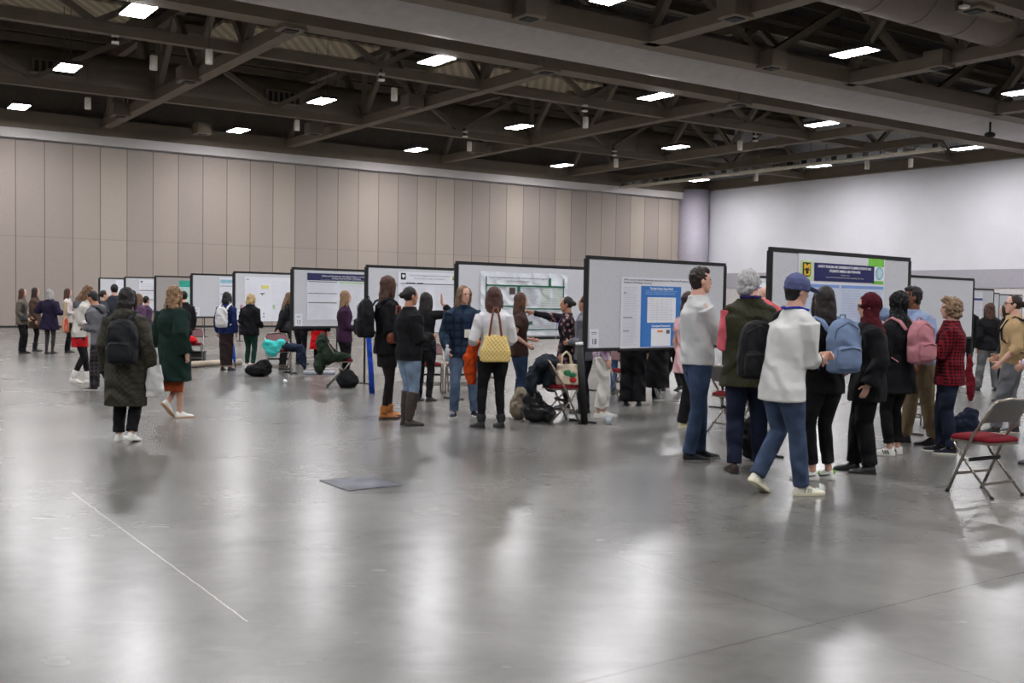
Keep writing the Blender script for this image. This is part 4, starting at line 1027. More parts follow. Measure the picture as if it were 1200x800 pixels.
# ------------------------------------------------------------------ everybody in the hall
def P(label, x, y, top_y, face, **k):
    p = at(x, y); h = k.pop('h', None) or zat(top_y, p) / 1.008
    return person(label, p, h, face, **k)
LBROWN = hairm((124, 94, 68), (74, 52, 38)); BROWN = hairm((84, 54, 38), (48, 30, 22)); DARK = hairm((30, 24, 24), (14, 12, 13)); GREYH = hairm((176, 174, 172), (110, 108, 108)); DK2 = hairm((52, 34, 28), (28, 19, 17))
WSHOE = mat((222, 222, 216), .6, var=.04); BSHOE = mat((24, 23, 24), .5, var=.1); WSOLE = mat((205, 200, 188), .6, var=.04)
BLK = dict(mat=BLACK); dark_tr = dict(mat=cloth((28, 29, 34)))
def tr(m, **k): return dict(mat=m, **k)
SD = 1.0

# --- group at the far left
P('person in a grey-brown jacket and wide black trousers, leftmost of the group by the wall', 26, 414, 337, 80, det=0, hair='long', hairm_=BROWN, top=dict(mat=cloth((98, 90, 80)), hem=.44, loose=.016), bottom=tr(BLACK, hemr=.045, knee=.046), shoes=dict(mat=BSHOE), hands=[(-.1, .09, .56), (.1, .09, .54)],
  extra=lambda f: totebag(f, 'small grey shoulder bag carried by the leftmost person', cloth((60, 64, 66)), (.13, .06, .50), (.12, .05, .09), .16, 'shoulder_bag', rot=1.2))
P('person in a long brown coat and black tights beside the leftmost person', 41, 411.5, 336, 70, det=0, hair='long', hairm_=DK2, over=dict(mat=cloth((74, 58, 48)), hem=.36, loose=.016, flare=.01), legs=BLACK, shoes=dict(mat=BSHOE, boot=.1))
P('person with grey hair in a dark purple coat seen from behind', 58, 414.5, 338, 8, det=0, hair='long', hairm_=GREYH, over=dict(mat=cloth((36, 30, 52)), hem=.37, loose=.022, flare=.03), legs=cloth((60, 56, 58)), shoes=dict(mat=BSHOE), hands=[(-.15, .1, .68), (.14, .12, .64)])
P('person with long brown hair in white top and black trousers behind the red apron', 79, 413, 337, 70, det=0, hair='long', hairm_=BROWN, top=dict(mat=cloth((196, 186, 184)), hem=.46), bottom=tr(BLACK, hemr=.04), shoes=dict(mat=BSHOE), hands=[(-.08, .14, .6), (.08, .14, .6)])
f = P('person with tousled brown hair in white sweater, red skirt and white boots looking down', 93, 449, 333, 72, det=1, hair='wavy', hairm_=LBROWN, head=(0, -28, (0, .02, 0)), lean=(0, .05), top=dict(mat=cloth((200, 196, 190)), hem=.47, loose=.014), bottom=dict(kind='skirt', mat=cloth((172, 24, 30)), hem=.375, flare=.01), legs=cloth((26, 26, 30)),
  shoes=dict(mat=WSHOE, sole=WSOLE, boot=.075, thick=1, fat=1.12), feet=[(-.05, .08, 0, 0, 0), (.05, -.06, 0, 0, 12)], hands=[(-.05, .15, .60), (.06, .16, .59)])
c = MB(f.h); c.loft([(.78, .082, .062, 0, .004), (.815, .082, .058, 0, .004), (.85, .058, .052, 0, .006), (.872, .05, .046, 0, .01)], 18); c.tube([f.TS((.03, .075, .80)), f.TS((.035, .09, .70)), f.TS((.03, .10, .58))], [.022, .03, .024], 10)
c.build('scarf', cloth((92, 98, 106)), f.root, remesh=.013, disp=(.03, .06))
totebag(f, 'cream and red tote bag on the shoulder of the person in the red skirt', mat((206, 188, 150), .8, kind='stripes', rgb2=(196, 60, 40), bscale=5), (.0, -.13, .52), (.13, .05, .15), .16, rot=.3, sm=cloth((214, 196, 150)))
f = P('person in a grey hooded sweatshirt and loose dark plaid trousers looking down at a phone', 119, 457, 339, -78, female=False, det=1, hair='short', hairm_=DARK, skin=SKIN_M, head=(0, -30, (0, .03, -.005)), lean=(0, .06), top=dict(mat=cloth((104, 104, 110)), hem=.45, loose=.022, hood=1, cuff=1), bottom=tr(cloth((58, 54, 56), kind='check', rgb2=(32, 30, 34), bscale=5), hemr=.048, knee=.054, loose=.016), shoes=dict(mat=cloth((70, 70, 76)), sole=WSOLE), feet=[(-.05, .05, 0, 0, 0), (.05, -.10, 0, 0, 22)], hands=[(-.04, .15, .62), (.05, .15, .61)])
backpack(f, 'black backpack on the person in the grey hooded sweatshirt', BLACK, size=(.15, .08, .24), z=.67)
c = attach(f, 'phone', 'dark phone held by the person in the grey hooded sweatshirt', 'phone', (0, .20, .63)); m_ = MB(f.h); m_.box((0, 0, 0), (.045, .006, .085), Matrix.Rotation(.7, 3, 'X')); m_.build('case', RUB, c, smooth=False)

P('person with tied dark hair behind the grey sweatshirt, face turned right', 121, 424, 339, 60, det=0, hair='bun', hairm_=DARK, top=dict(mat=cloth((60, 60, 66))), bottom=dark_tr, shoes=dict(mat=BSHOE))
P('man with short dark hair standing between the two leftmost boards', 134, 421, 332, -40, female=False, det=0, hair='short', hairm_=DARK, top=dict(mat=cloth((52, 56, 64))), bottom=dark_tr, shoes=dict(mat=BSHOE))
P('person with blond hair in a purple sweater behind the quilted coat', 162, 424, 343, 20, det=0, hair='long', hairm_=LBROWN, top=dict(mat=cloth((96, 70, 96)), loose=.014), bottom=dark_tr, shoes=dict(mat=BSHOE))
P('person with short dark hair in purple beside the blond person', 171, 421, 346, 30, det=0, hair='short', hairm_=DARK, top=dict(mat=cloth((78, 58, 84)), loose=.012), bottom=dark_tr, shoes=dict(mat=BSHOE))
P('person in a black coat half hidden by the green coat', 215, 430, 340, -50, female=False, det=0, hair='short', hairm_=DARK, over=dict(mat=BLACK, hem=.42), bottom=dark_tr, shoes=dict(mat=BSHOE))

# --- quilted coat
QUILT = cloth((58, 56, 46), kind='quilt', rgb2=(40, 38, 32), bscale=9, rough=.7)
f = P('person with dark bob walking away in a long olive quilted coat and white shoes', 148, 517, 335, 2, det=2, hair='bob', hairm_=DARK, over=dict(mat=QUILT, hem=.235, loose=.026, flare=.0, hood=1, cuff=1.1, straight=1), bottom=tr(cloth((24, 24, 28)), hemr=.037, knee=.042, hem=.02), shoes=dict(mat=WSHOE, sole=WSHOE, thick=1), feet=[(-.058, .02, 0, -4, 0), (.052, -.05, 0, 4, 10)], hands=[(-.13, .04, .50), (.155, .02, .50)])
backpack(f, 'black backpack worn over the long olive quilted coat', cloth((30, 32, 36), rough=.7), size=(.205, .10, .285), z=.655, x=.035, y=-.15, pocket=True)
totebag(f, 'white tote bag hanging beside the long olive quilted coat', cloth((206, 206, 204)), (.185, .0, .29), (.11, .05, .215), .10, rot=.4, slouch=.03, sm=cloth((200, 200, 198)))
# --- green coat
f = P('person with long wavy blond hair in a dark green coat and rust skirt walking right', 203, 490, 333, 26, det=2, hair='wavy', hairm_=hairm((142, 112, 80), (88, 64, 44)), over=dict(mat=cloth((20, 40, 35)), hem=.285, loose=.026, flare=.018, straight=1, cuff=1.2), bottom=dict(kind='skirt', mat=cloth((138, 62, 30)), hem=.205, flare=-.01), shoes=dict(mat=WSHOE, sole=mat((190, 150, 110), .6, var=.04)), feet=[(-.055, -.07, .02, 14, 48), (.02, .05, 0, 20, 0)], hands=[(-.14, .02, .49), (.15, -.03, .50)], head=(4, 0))

# --- among the boards, left half
f = P('person with white backpack and blue jacket facing board 8', 265, 434, 341, 8, det=1, hair='bob', hairm_=DARK, skin=SKIN_M, top=dict(mat=cloth((26, 40, 84)), hem=.47, loose=.014), over=None, bottom=dict(kind='skirt', mat=cloth((44, 34, 34)), hem=.07, flare=-.02), shoes=dict(mat=BSHOE))
backpack(f, 'white backpack worn over the blue jacket', cloth((206, 204, 204)), size=(.16, .085, .26), z=.68, zipm=GREYP)
f = P('person with blond bob in a black coat, green trousers and white shoes', 293, 431, 343, 22, det=1, hair='bob', hairm_=hairm((196, 172, 124), (134, 108, 70)), over=dict(mat=BLACK, hem=.44, loose=.018), bottom=tr(cloth((30, 62, 52)), hem=.03), shoes=dict(mat=WSHOE), hands=[(-.10, .1, .55), (.09, .13, .56)])
totebag(f, 'pink-strapped bag at the side of the blond person in black', cloth((60, 48, 58)), (-.13, -.02, .44), (.08, .04, .14), .26, 'shoulder_bag', sm=cloth((176, 120, 136)), rot=1.3)
f = P('person with light brown hair in a black coat bending beside board 12', 331, 433, 341, 60, det=1, hair='long', hairm_=LBROWN, lean=(0, .075), hips=-.0, over=dict(mat=BLACK, hem=.40, loose=.02), bottom=dark_tr, shoes=dict(mat=BSHOE), head=(0, -15), hands=[(-.06, .16, .58), (.14, -.10, .52)])
totebag(f, 'dark grey shoulder bag on the bending person in black', mat((52, 52, 56), .5), (.115, .0, .50), (.17, .06, .13), .2, 'shoulder_bag', rot=1.35)
P('person in a bright red skirt standing behind board 12', 374, 430, 342, 4, det=1, hair='long', hairm_=BROWN, top=dict(mat=BLACK), bottom=dict(kind='skirt', mat=cloth((196, 16, 24)), hem=.24, flare=.035), legs=cloth((22, 22, 26)), shoes=dict(mat=BSHOE))
P('person in dark clothes standing behind the left end of board 12', 352, 427, 345, 30, female=False, det=0, hair='short', top=BLK, bottom=dark_tr, shoes=dict(mat=BSHOE))
f = P('person with long blond-tipped hair in a dark purple top in front of board 12', 403, 453, 339, 72, det=1, hair='long', hairm_=hairm((150, 122, 92), (92, 68, 50)), top=dict(mat=cloth((52, 28, 52)), hem=.46, loose=.012), bottom=tr(BLACK), shoes=dict(mat=BSHOE), hands=[(-.03, .13, .60), (.05, .14, .60)])

# --- two women with boots, the waving one, the man in plaid
TAN = mat((170, 104, 42), .6, var=.1)
f = P('tall person with long brown hair, black backpack, black tights and tan lace boots', 452, 490, 321, 62, det=2, hair='long', hairm_=BROWN, top=dict(mat=BLACK, hem=.45, loose=.018), bottom=dict(kind='skirt', mat=BLACK, hem=.36, flare=-.008), legs=cloth((34, 29, 30)), shoes=dict(mat=TAN, sole=mat((66, 46, 34), .7), boot=.05, laces=cloth((120, 80, 50)), thick=1, fat=1.1), feet=[(-.055, .05, 0, 8, 0), (.055, -.03, 0, 2, 0)], hands=[(-.05, .14, .60), (.10, .10, .56)], head=(-6, 0), glasses=True)
backpack(f, 'black backpack on the tall person with tan boots', cloth((24, 25, 29)), size=(.17, .10, .27), z=.70)
totebag(f, 'rust-brown leather shoulder bag at the side of the tall person with tan boots', mat((120, 56, 38), .45, var=.2), (.14, .03, .53), (.155, .06, .115), .14, 'shoulder_bag', rot=1.45, cat='bag', sm=mat((120, 56, 38), .45))
f = P('person with a dark bun, black sweater, light jeans and knee-high brown boots', 478, 498, 334, 48, det=2, hair='bun', hairm_=DARK, skin=SKIN_M, top=dict(mat=BLACK, hem=.47, loose=.022), bottom=tr(denim((116, 134, 156)), hem=.16, knee=.038, hemr=.036), shoes=dict(mat=mat((52, 42, 38), .5, var=.15), sole=RUB, boot=.20), feet=[(-.045, .01, 0, 0, 0), (.045, -.02, 0, 18, 0)], hands=[(-.07, .13, .62), (.08, .14, .64)], head=(12, 0))
f = P('person with long black hair raising a hand to the poster on board 14', 497, 470, 341, 18, det=1, hair='long', hairm_=DARK, skin=SKIN_M, top=dict(mat=BLACK, hem=.47, loose=.012, sleeve=.85), bottom=tr(BLACK), shoes=dict(mat=BSHOE), hands=[None, (.12, .10, .90)], poles=[None, (1, -.2, -1)], hdir=[None, (0, 0, 1)], curl=[.5, .1])
PLAID = cloth((34, 54, 70), kind='plaid', rgb2=(24, 34, 54), bscale=3.2)
f = P('man with shoulder-length hair in a dark blue plaid shirt and jeans facing the camera', 541, 488, 333, 158, female=False, det=2, hair='long', hairm_=hairm((132, 106, 84), (84, 62, 48)), top=dict(mat=PLAID, hem=.455, loose=.018, collarmat=PLAID), bottom=tr(denim((84, 102, 126)), hem=.01, knee=.040, hemr=.036), shoes=dict(mat=cloth((34, 38, 54)), sole=WSHOE, laces=WSHOE), feet=[(-.10, .02, 0, -10, 0), (.07, .02, 0, 26, 0)], hands=[(-.05, .20, .655), (.155, .09, .52)], poles=[(-1, -.4, -.8), None], curl=[1.2, .9], head=(-18, -4), hdir=[(.15, .2, 1), None], extra=lambda f: lanyard(f, cloth((30, 36, 92)), z=.66))
g = attach(f, 'water_bottle', 'small clear plastic water bottle in the hand of the man in blue plaid', 'bottle', (.165, .125, .43))
CLEAR = mat((190, 200, 206), .15, var=.03); m_ = MB(f.h); m_.loft([(0, .017, .017), (.09, .018, .018), (.105, .009, .009), (.112, .009, .009)], 14); m_.build('bottle_body', CLEAR, g); m_ = MB(f.h); m_.loft([(.11, .011, .011), (.124, .011, .011)], 12); m_.build('cap', mat((235, 235, 240), .4), g)
# --- yellow bag
f = P('person with long brown hair in a white sweater, black trousers and black ankle boots', 577, 501, 334, -8, det=2, hair='long', hairm_=hairm((84, 50, 40), (50, 30, 26)), top=dict(mat=cloth((206, 206, 210)), hem=.47, loose=.016, sleeve=.95), bottom=tr(cloth((22, 21, 24)), hem=.03, knee=.036, hemr=.028), shoes=dict(mat=mat((26, 25, 27), .45), sole=RUB, boot=.05), feet=[(-.085, -.01, 0, -30, 0), (.06, .0, 0, -12, 0)], hands=[(-.13, .11, .58), (.10, .13, .60)], head=(12, 0))
totebag(f, 'yellow patterned handbag with brown straps on the shoulder of the person in white', mat((206, 172, 84), .6, kind='lattice', rgb2=(232, 210, 150), bscale=11), (-.005, -.135, .475), (.215, .065, .185), .19, 'handbag', sm=mat((118, 62, 40), .5, var=.1), rot=-.08, slouch=.01, taper=.8)
g = attach(f, 'orange_coat', 'burnt orange coat folded over the arm of the person in white', 'coat', (-.155, .08, .30)); m_ = MB(f.h)
m_.loft([(0, .030, .025, .01, 0), (.08, .045, .04, .0, 0), (.2, .052, .046, .005, 0), (.30, .040, .042, .03, -.01), (.345, .02, .03, .04, -.01)], 16); m_.build('wool', cloth((190, 70, 24)), g, remesh=.013, disp=(.05, .07))
f = P('person with long brown hair and blue jeans facing right behind the yellow bag', 607, 481, 341, 78, det=1, hair='long', hairm_=BROWN, top=dict(mat=cloth((58, 40, 36)), hem=.46, sleeve=.3), bottom=tr(denim((42, 60, 84)), hem=.01), shoes=dict(mat=BSHOE), hands=[(-.06, .11, .60), (.10, .05, .56)])
# --- pointing pair
f = P('person in a black floral dress pointing left at the green-bordered poster', 663, 479, 346, -88, det=1, hair='bun', hairm_=DARK, skin=SKIN_M, top=dict(mat=cloth((30, 26, 32), kind='floral', rgb2=(150, 110, 116), bscale=14), hem=.34, sleeve=.5, loose=.014, flare=.02), legs=BLACK, shoes=dict(mat=BSHOE), hands=[(-.10, .04, .48), (.05, .34, .855)], poles=[None, (0, -.2, -1)], curl=[.5, 'point'], extra=lambda f: lanyard(f, cloth((90, 60, 160)), z=.68))
c = MB(f.h); sh, el, wr = f.arms[1]; c.tube([sh, sh.lerp(el, .5), el, el.lerp(wr, .9)], [.042, .038, .033, .026], 12, dome=False); sh, el, wr = f.arms[0]; c.tube([sh, el, el.lerp(wr, .9)], [.042, .034, .026], 12, dome=False)
c.build('cardigan_sleeve', BLACK, f.root, remesh=.012, disp=(.03, .08))
f = P('man with short black hair and grey shirt by the left post of board 18', 684, 484, 345, -62, female=False, det=1, hair='short', hairm_=DARK, skin=SKIN_M, top=dict(mat=cloth((104, 106, 114)), hem=.45, loose=.014), bottom=tr(cloth((30, 31, 38))), shoes=dict(mat=BSHOE), hands=[(-.06, .12, .60), (.07, .12, .60)])
# --- behind board 18
f = P('person in cropped white trousers and white loafers standing behind board 18', 704, 489, 346, 82, det=1, hair='long', hairm_=DARK, top=dict(mat=cloth((206, 192, 204), kind='stripes', rgb2=(150, 110, 150), bscale=7), hem=.47), bottom=tr(cloth((212, 210, 204)), hem=.045, knee=.046, hemr=.044, loose=.014), shoes=dict(mat=WSHOE, sole=WSHOE, thick=1), feet=[(-.05, .04, 0, 0, 0), (.05, -.03, 0, 10, 0)])
P('person in wide black trousers standing behind board 18', 741, 475, 345, 10, det=1, hair='long', hairm_=DARK, top=BLK, bottom=tr(BLACK, hemr=.062, knee=.062, loose=.02), shoes=dict(mat=BSHOE), feet=[(-.06, 0, 0, 0, 0), (.06, 0, 0, 0, 0)])
P('person in a long black skirt lifting one white-edged shoe behind board 18', 766, 470, 347, 60, det=1, hair='bob', hairm_=DK2, over=dict(mat=BLACK, hem=.14, flare=.03, loose=.03), bottom=tr(BLACK), shoes=dict(mat=BSHOE, sole=WSHOE), feet=[(-.05, .06, 0, 0, 0), (.05, -.07, .04, 0, 62)])
P('person in black trousers farther behind board 18', 787, 458, 347, -20, female=False, det=0, hair='short', top=BLK, bottom=tr(BLACK, loose=.016), shoes=dict(mat=BSHOE), feet=[(-.08, .05, 0, 0, 0), (.07, -.06, 0, 0, 10)])
P('person in grey camouflage-like trousers far behind board 18', 776, 447, 347, 0, female=False, det=0, hair='short', top=dict(mat=cloth((120, 120, 122))), bottom=tr(cloth((140, 138, 136), var=.5, scale=14)), shoes=dict(mat=BSHOE))
P('person in blue denim behind the white trousers under board 18', 724, 462, 347, 20, female=False, skin=SKIN_D, det=0, hair='short', top=dict(mat=cloth((50, 60, 90))), bottom=tr(denim((60, 84, 120))), shoes=dict(mat=BSHOE))
P('person in a pale pink dress and black trousers behind the man in jeans', 803, 500, 340, 70, det=1, hair='long', hairm_=DK2, top=dict(mat=cloth((206, 166, 170)), hem=.40, sleeve=.3, flare=.02, loose=.012), bottom=tr(BLACK, hemr=.040, knee=.040), shoes=dict(mat=mat((214, 206, 160), .6, var=.05), sole=WSOLE), feet=[(-.06, .09, 0, 0, 0), (.05, -.05, 0, 0, 0)])

# --- the right-hand group
f = P('man with dark hair in a light grey shirt and blue jeans with folded arms', 814, 539, 311, 78, female=False, det=2, hair='messy', hairm_=hairm((44, 30, 26), (24, 17, 16)), top=dict(mat=cloth((192, 194, 194), bump=.5), hem=.50, loose=.018, sleeve=.62, cuff=1, collarmat=cloth((200, 200, 202)), wr=.026), bottom=tr(denim((52, 67, 92)), hem=.005, knee=.038, hemr=.034), shoes=dict(mat=cloth((40, 42, 46)), sole=mat((120, 118, 112), .6)), feet=[(-.045, .05, 0, 0, 0), (.045, -.045, 0, 8, 0)], hands=[(.055, .115, .665), (-.055, .125, .685)], poles=[(-1, -.1, -.9), (1, -.1, -.9)], curl=1.0, head=(4, 2))
VEST = cloth((48, 48, 30), kind='quilt', rgb2=(36, 36, 24), bscale=10, rough=.75)
f = P('person with curly grey hair in an olive quilted vest over a pink shirt, from behind', 874, 553, 313, 2, female=False, det=2, hair='full', hairm_=hairm((186, 186, 186), (128, 126, 128)), top=dict(mat=cloth((206, 98, 108)), hem=.50, loose=.012), over=dict(mat=VEST, sleeve=0, hem=.425, loose=.026, flare=.006, name='vest', seam=(.615,), straight=1), bottom=tr(cloth((26, 32, 52)), hem=.01, knee=.044, hemr=.038, loose=.012), shoes=dict(mat=mat((46, 28, 24), .4), sole=RUB), feet=[(-.065, -.03, 0, -6, 0), (.075, .05, 0, 10, 0)], hands=[(-.07, .13, .65), (.045, .12, .85)], poles=[(-.5, -1, -.8), (1.2, -.4, -.8)], head=(48, 0), glasses=True)
c = MB(f.h); c.tube([f.TS((math.sin(a) * .046, -.008 + math.cos(a) * -.042, .862)) for a in [2 * math.pi * k / 14 for k in range(15)]], .008, 8, dome=False); c.build('neck_scarf', cloth((44, 34, 88)), f.root)
P('bald man in a pale shirt far behind between two boards', 893, 470, 334, -25, female=False, det=1, hair='bald', top=dict(mat=cloth((170, 186, 206)), hem=.47), bottom=dark_tr, shoes=dict(mat=BSHOE))
CAPM = cloth((84, 90, 128), bump=.3)
f = P('man in a blue baseball cap, untucked white shirt and jeans stepping to the right', 913, 579, 320, 64, female=False, det=2, hair='short', hairm_=DARK, hat=CAPM, lean=(.01, .055), top=dict(mat=cloth((206, 206, 204), bump=.55), hem=.43, loose=.022, sleeve=.66, cuff=1.1, collarmat=cloth((200, 204, 208)), wr=.024), bottom=tr(denim((60, 74, 98)), hem=.005, knee=.040, hemr=.038, loose=.012), shoes=dict(mat=mat((214, 212, 196), .6, var=.08), sole=mat((222, 216, 190), .6), laces=WSHOE, thick=1, fat=1.1, marks='stripes', markmat=mat((170, 170, 160), .5)), feet=[(-.045, -.115, .0, -14, 30), (.055, .085, 0, 12, 0)], hands=[(-.01, .215, .63), (.03, .205, .62)], poles=[(-.6, -1, -.6), (.45, -1, -.6)], head=(10, -8), curl=1.1, extra=lambda f: lanyard(f, cloth((40, 52, 150)), badge=False, back=True))
c = MB(f.h); sh, el, wr = f.arms[1]; c.tube([el.lerp(wr, .30), el.lerp(wr, .62)], [.033, .029], 12, dome=False); c.build('dark_cuff', cloth((40, 42, 50)), f.root, remesh=.01)
backpack(f, 'large black backpack slung on one shoulder of the man in the blue cap', cloth((26, 27, 30), rough=.75), size=(.17, .12, .275), z=.655, x=-.165, y=-.045, oneside=-1, tilt=.10, twist=1.1)
f = P('person with long dark hair, light blue backpack and black trousers seen from behind', 962, 562, 333, -16, det=2, hair='long', hairm_=hairm((40, 30, 30), (22, 17, 18)), top=dict(mat=BLACK, hem=.45, loose=.014), bottom=tr(cloth((24, 24, 27)), hem=.045, knee=.036, hemr=.033), shoes=dict(mat=WSHOE, sole=WSHOE, thick=1, fat=1.08, marks='swoosh', markmat=mat((26, 26, 40), .5)), feet=[(-.055, .0, 0, -52, 0), (.045, .01, 0, -40, 0)], head=(22, 0), hands=[(-.12, .10, .60), (.12, .1, .60)])
backpack(f, 'light blue backpack on the person with long dark hair', cloth((112, 130, 160)), size=(.185, .095, .275), z=.70, zipm=mat((30, 36, 60), .5), x=.01)
for k_, i in enumerate((0, 1)):   # lime heel tab on each white shoe
    c = MB(f.h); c.M = f.feet[i]; c.ball((0, -.036, .042), (.014, .006, .011)); o = c.build('heel_tab', mat((120, 190, 60), .5), [q for q in f.root.children if q.name.startswith('shoe')][k_])
f = P('person in a maroon headscarf, glasses and long black coat looking left', 1014, 553, 342, -76, det=2, hair='hijab', hairm_=cloth((70, 18, 26), bump=.6), top=dict(mat=cloth((190, 186, 180), kind='floral', rgb2=(36, 32, 34), bscale=26), hem=.49, loose=.008), over=dict(mat=cloth((20, 20, 23)), hem=.40, loose=.020, flare=.0, straight=1, cuff=1.2, collar=-.012), bottom=tr(cloth((19, 19, 22)), hem=.01, knee=.050, hemr=.044, loose=.014), shoes=dict(mat=mat((24, 23, 25), .4), sole=RUB, boot=.04, fat=1.08), feet=[(-.05, -.015, 0, 0, 0), (.05, .06, 0, -6, 0)], hands=[(-.155, .01, .50), (.115, .09, .56)], head=(0, -6), glasses=True)
c = MB(f.h); sh, el, wr = f.arms[0]; c.tube([wr.lerp(el, -.03), wr.lerp(el, .10)], [.019, .019], 12, dome=False); c.build('bracelet_watch', mat((150, 140, 110), .3, .6, var=.5, scale=60), f.root)
f = P('person in a black headscarf with a pink backpack and striped white sneakers', 1048, 533, 340, -28, det=2, hair='hijab', hairm_=cloth((26, 26, 28), kind='floral', rgb2=(70, 72, 66), bscale=40), over=dict(mat=BLACK, hem=.38, loose=.012, flare=.004), bottom=tr(cloth((21, 21, 24)), hem=.04, knee=.036, hemr=.032), shoes=dict(mat=WSHOE, sole=WSHOE, marks='stripes', markmat=RUB, thick=1), feet=[(-.05, .0, 0, -46, 0), (.05, .03, 0, -44, 0)], head=(4, -4), hands=[(-.1, .12, .6), (.1, .12, .6)])
backpack(f, 'dusty pink backpack on the person in the black headscarf', cloth((176, 118, 126)), size=(.185, .10, .26), z=.70, zipm=cloth((150, 96, 104)), x=.02, strapm=cloth((184, 128, 134)))
f = P('dark-haired man in light blue shirt and khaki trousers pointing at the navy-titled poster', 1078, 520, 333, -84, female=False, det=2, twist=48, skin=SKIN_D, hair='messy', hairm_=DARK, lean=(0, .07), top=dict(mat=cloth((140, 158, 190)), hem=.48, loose=.016, collarmat=cloth((140, 158, 190)), sleeve=.9), bottom=tr(cloth((126, 110, 84)), hem=.02, knee=.044, hemr=.038, loose=.012), shoes=dict(mat=BSHOE), feet=[(-.05, -.06, 0, 0, 0), (.05, .08, 0, 0, 0)], hands=[(-.13, .06, .5), (.02, .46, .90)], poles=[None, (.2, -.2, -1)], curl=[.6, 'point'], head=(0, 0))
f = P('person with curly light brown hair in a red checked shirt and dark jeans holding flowers', 1110, 531, 347, -68, female=False, det=2, hair='curly', hairm_=hairm((142, 118, 92), (92, 70, 52)), top=dict(mat=cloth((112, 20, 32), kind='check', rgb2=(40, 13, 20), bscale=9), hem=.44, loose=.020, wr=.022), bottom=tr(cloth((30, 36, 52)), hem=.01, knee=.044, hemr=.038, loose=.012), shoes=dict(mat=cloth((32, 34, 44)), sole=WSOLE, laces=WSOLE), feet=[(-.05, -.02, 0, -4, 0), (.05, .04, 0, 0, 0)], hands=[(-.02, .15, .655), (.03, .17, .68)], poles=[(-1, -.3, -.8), (1, -.3, -.8)], curl=1.2, head=(-4, 0))
g = attach(f, 'flower_bunch', 'bunch of hot pink and orange flowers held by the person in red check', 'flowers', (.0, .18, .655))
rg = random.Random(3)
for k_ in range(9):
    m_ = MB(f.h); c_ = V((rg.uniform(-.03, .03), rg.uniform(-.015, .04), .045 + rg.uniform(-.02, .03))); m_.ball(c_, .021, None, 10, 7); m_.build('blossom', mat((232, 46, 96) if k_ % 3 else (226, 74, 40), .6, var=.2, scale=40), g, disp=(.018, .012))
m_ = MB(f.h)
for k_ in range(5): m_.tube([(0, 0, -.04), ((k_ - 2) * .01, .01, .04)], .003, 6)
m_.build('stems', mat((50, 90, 50), .6), g)
# --- far right
f = P('person with long brown hair in a black sweater and grey trousers seen from behind', 1157, 458, 361, 4, det=1, hair='long', hairm_=BROWN, top=dict(mat=BLACK, hem=.46, loose=.018), bottom=tr(cloth((96, 96, 98)), hemr=.042, knee=.044, loose=.012), shoes=dict(mat=BSHOE), feet=[(-.11, 0, 0, -10, 0), (.09, 0, 0, 10, 0)], h=1.62)
totebag(f, 'tan leather tote bag on the shoulder of the person in grey trousers', mat((186, 110, 56), .5), (.15, -.02, .50), (.13, .05, .14), .2, rot=.5, sm=mat((186, 110, 56), .5))
f = P('man with glasses in a khaki shirt and grey trousers looking left near the right edge', 1184, 508, 344, -62, female=False, det=2, hair='bun', hairm_=hairm((48, 34, 30), (28, 20, 18)), top=dict(mat=cloth((172, 146, 108), bump=.5), hem=.47, loose=.020, sleeve=.68, cuff=1.1, collarmat=cloth((176, 150, 112))), bottom=tr(cloth((104, 106, 110)), hem=.01, knee=.046, hemr=.040, loose=.014), shoes=dict(mat=BSHOE, sole=WSOLE), feet=[(-.06, .10, 0, -6, 0), (.06, -.02, 0, 8, 0)], hands=[(-.155, .07, .52), (.12, .1, .55)], head=(-14, 3), glasses=True, curl=.9)
backpack(f, 'dark backpack on the man in the khaki shirt', cloth((26, 27, 34)), size=(.17, .10, .26), z=.66)
f = P('person in a pale lavender shirt cut off by the right edge of the view', 1222, 545, 338, -35, female=False, det=1, hair='short', hairm_=DARK, top=dict(mat=cloth((186, 188, 222)), hem=.47, loose=.022), bottom=tr(cloth((26, 26, 30))), shoes=dict(mat=BSHOE), hands=[(-.15, .04, .58), None])
P('person in dark clothes half hidden behind the man with glasses', 1176, 470, 357, -60, det=0, hair='bob', hairm_=DARK, top=BLK, bottom=dark_tr, shoes=dict(mat=BSHOE), h=1.6)
P('person in black clothes standing behind the tall white poster at the right', 1130, 446, 362, 20, det=0, female=False, hair='short', top=BLK, bottom=dark_tr, shoes=dict(mat=BSHOE), h=1.68)

# ------------------------------------------------------------------ things on chairs and floor
def blob(name, label, cat, pos, balls, m, vox=.014, disp=(.05, .08), rz=0, partname='fabric'):
    g = empty(name, label, cat, loc=V((pos[0], pos[1], pos[2] if len(pos) > 2 else 0)), rz=rz); mb = MB()
    for b in balls: mb.ball(b[0], b[1])
    mb.build(partname, m, g, remesh=vox, disp=disp); return g
def gat(x, y): p = at(x, y); return (p.x, p.y)
cx, cy = .60, 13.05
blob('dark_jacket', 'dark slate jacket thrown over the back of the chair beside board 18', 'jacket', (cx - .14, cy + .0, .50), [((-.02, 0, .26), (.13, .30, .10)), ((-.13, .05, .14), (.09, .26, .17)), ((.03, .05, .05), (.10, .22, .17)), ((-.16, -.18, .04), (.08, .12, .18))], cloth((36, 42, 50)), rz=-.3, disp=(.07, .1))
g = empty('printed_tote', 'cream tote bag with green and red print on the red chair seat', 'bag', loc=(cx + .10, cy - .07, .49), rz=.1); mb = MB()
mb.loft([(0, .15, .07), (.05, .165, .085), (.16, .15, .07), (.25, .13, .045)], 20, .7); mb.build('main_body', cloth((214, 200, 176)), g, remesh=.012, disp=(.04, .1))
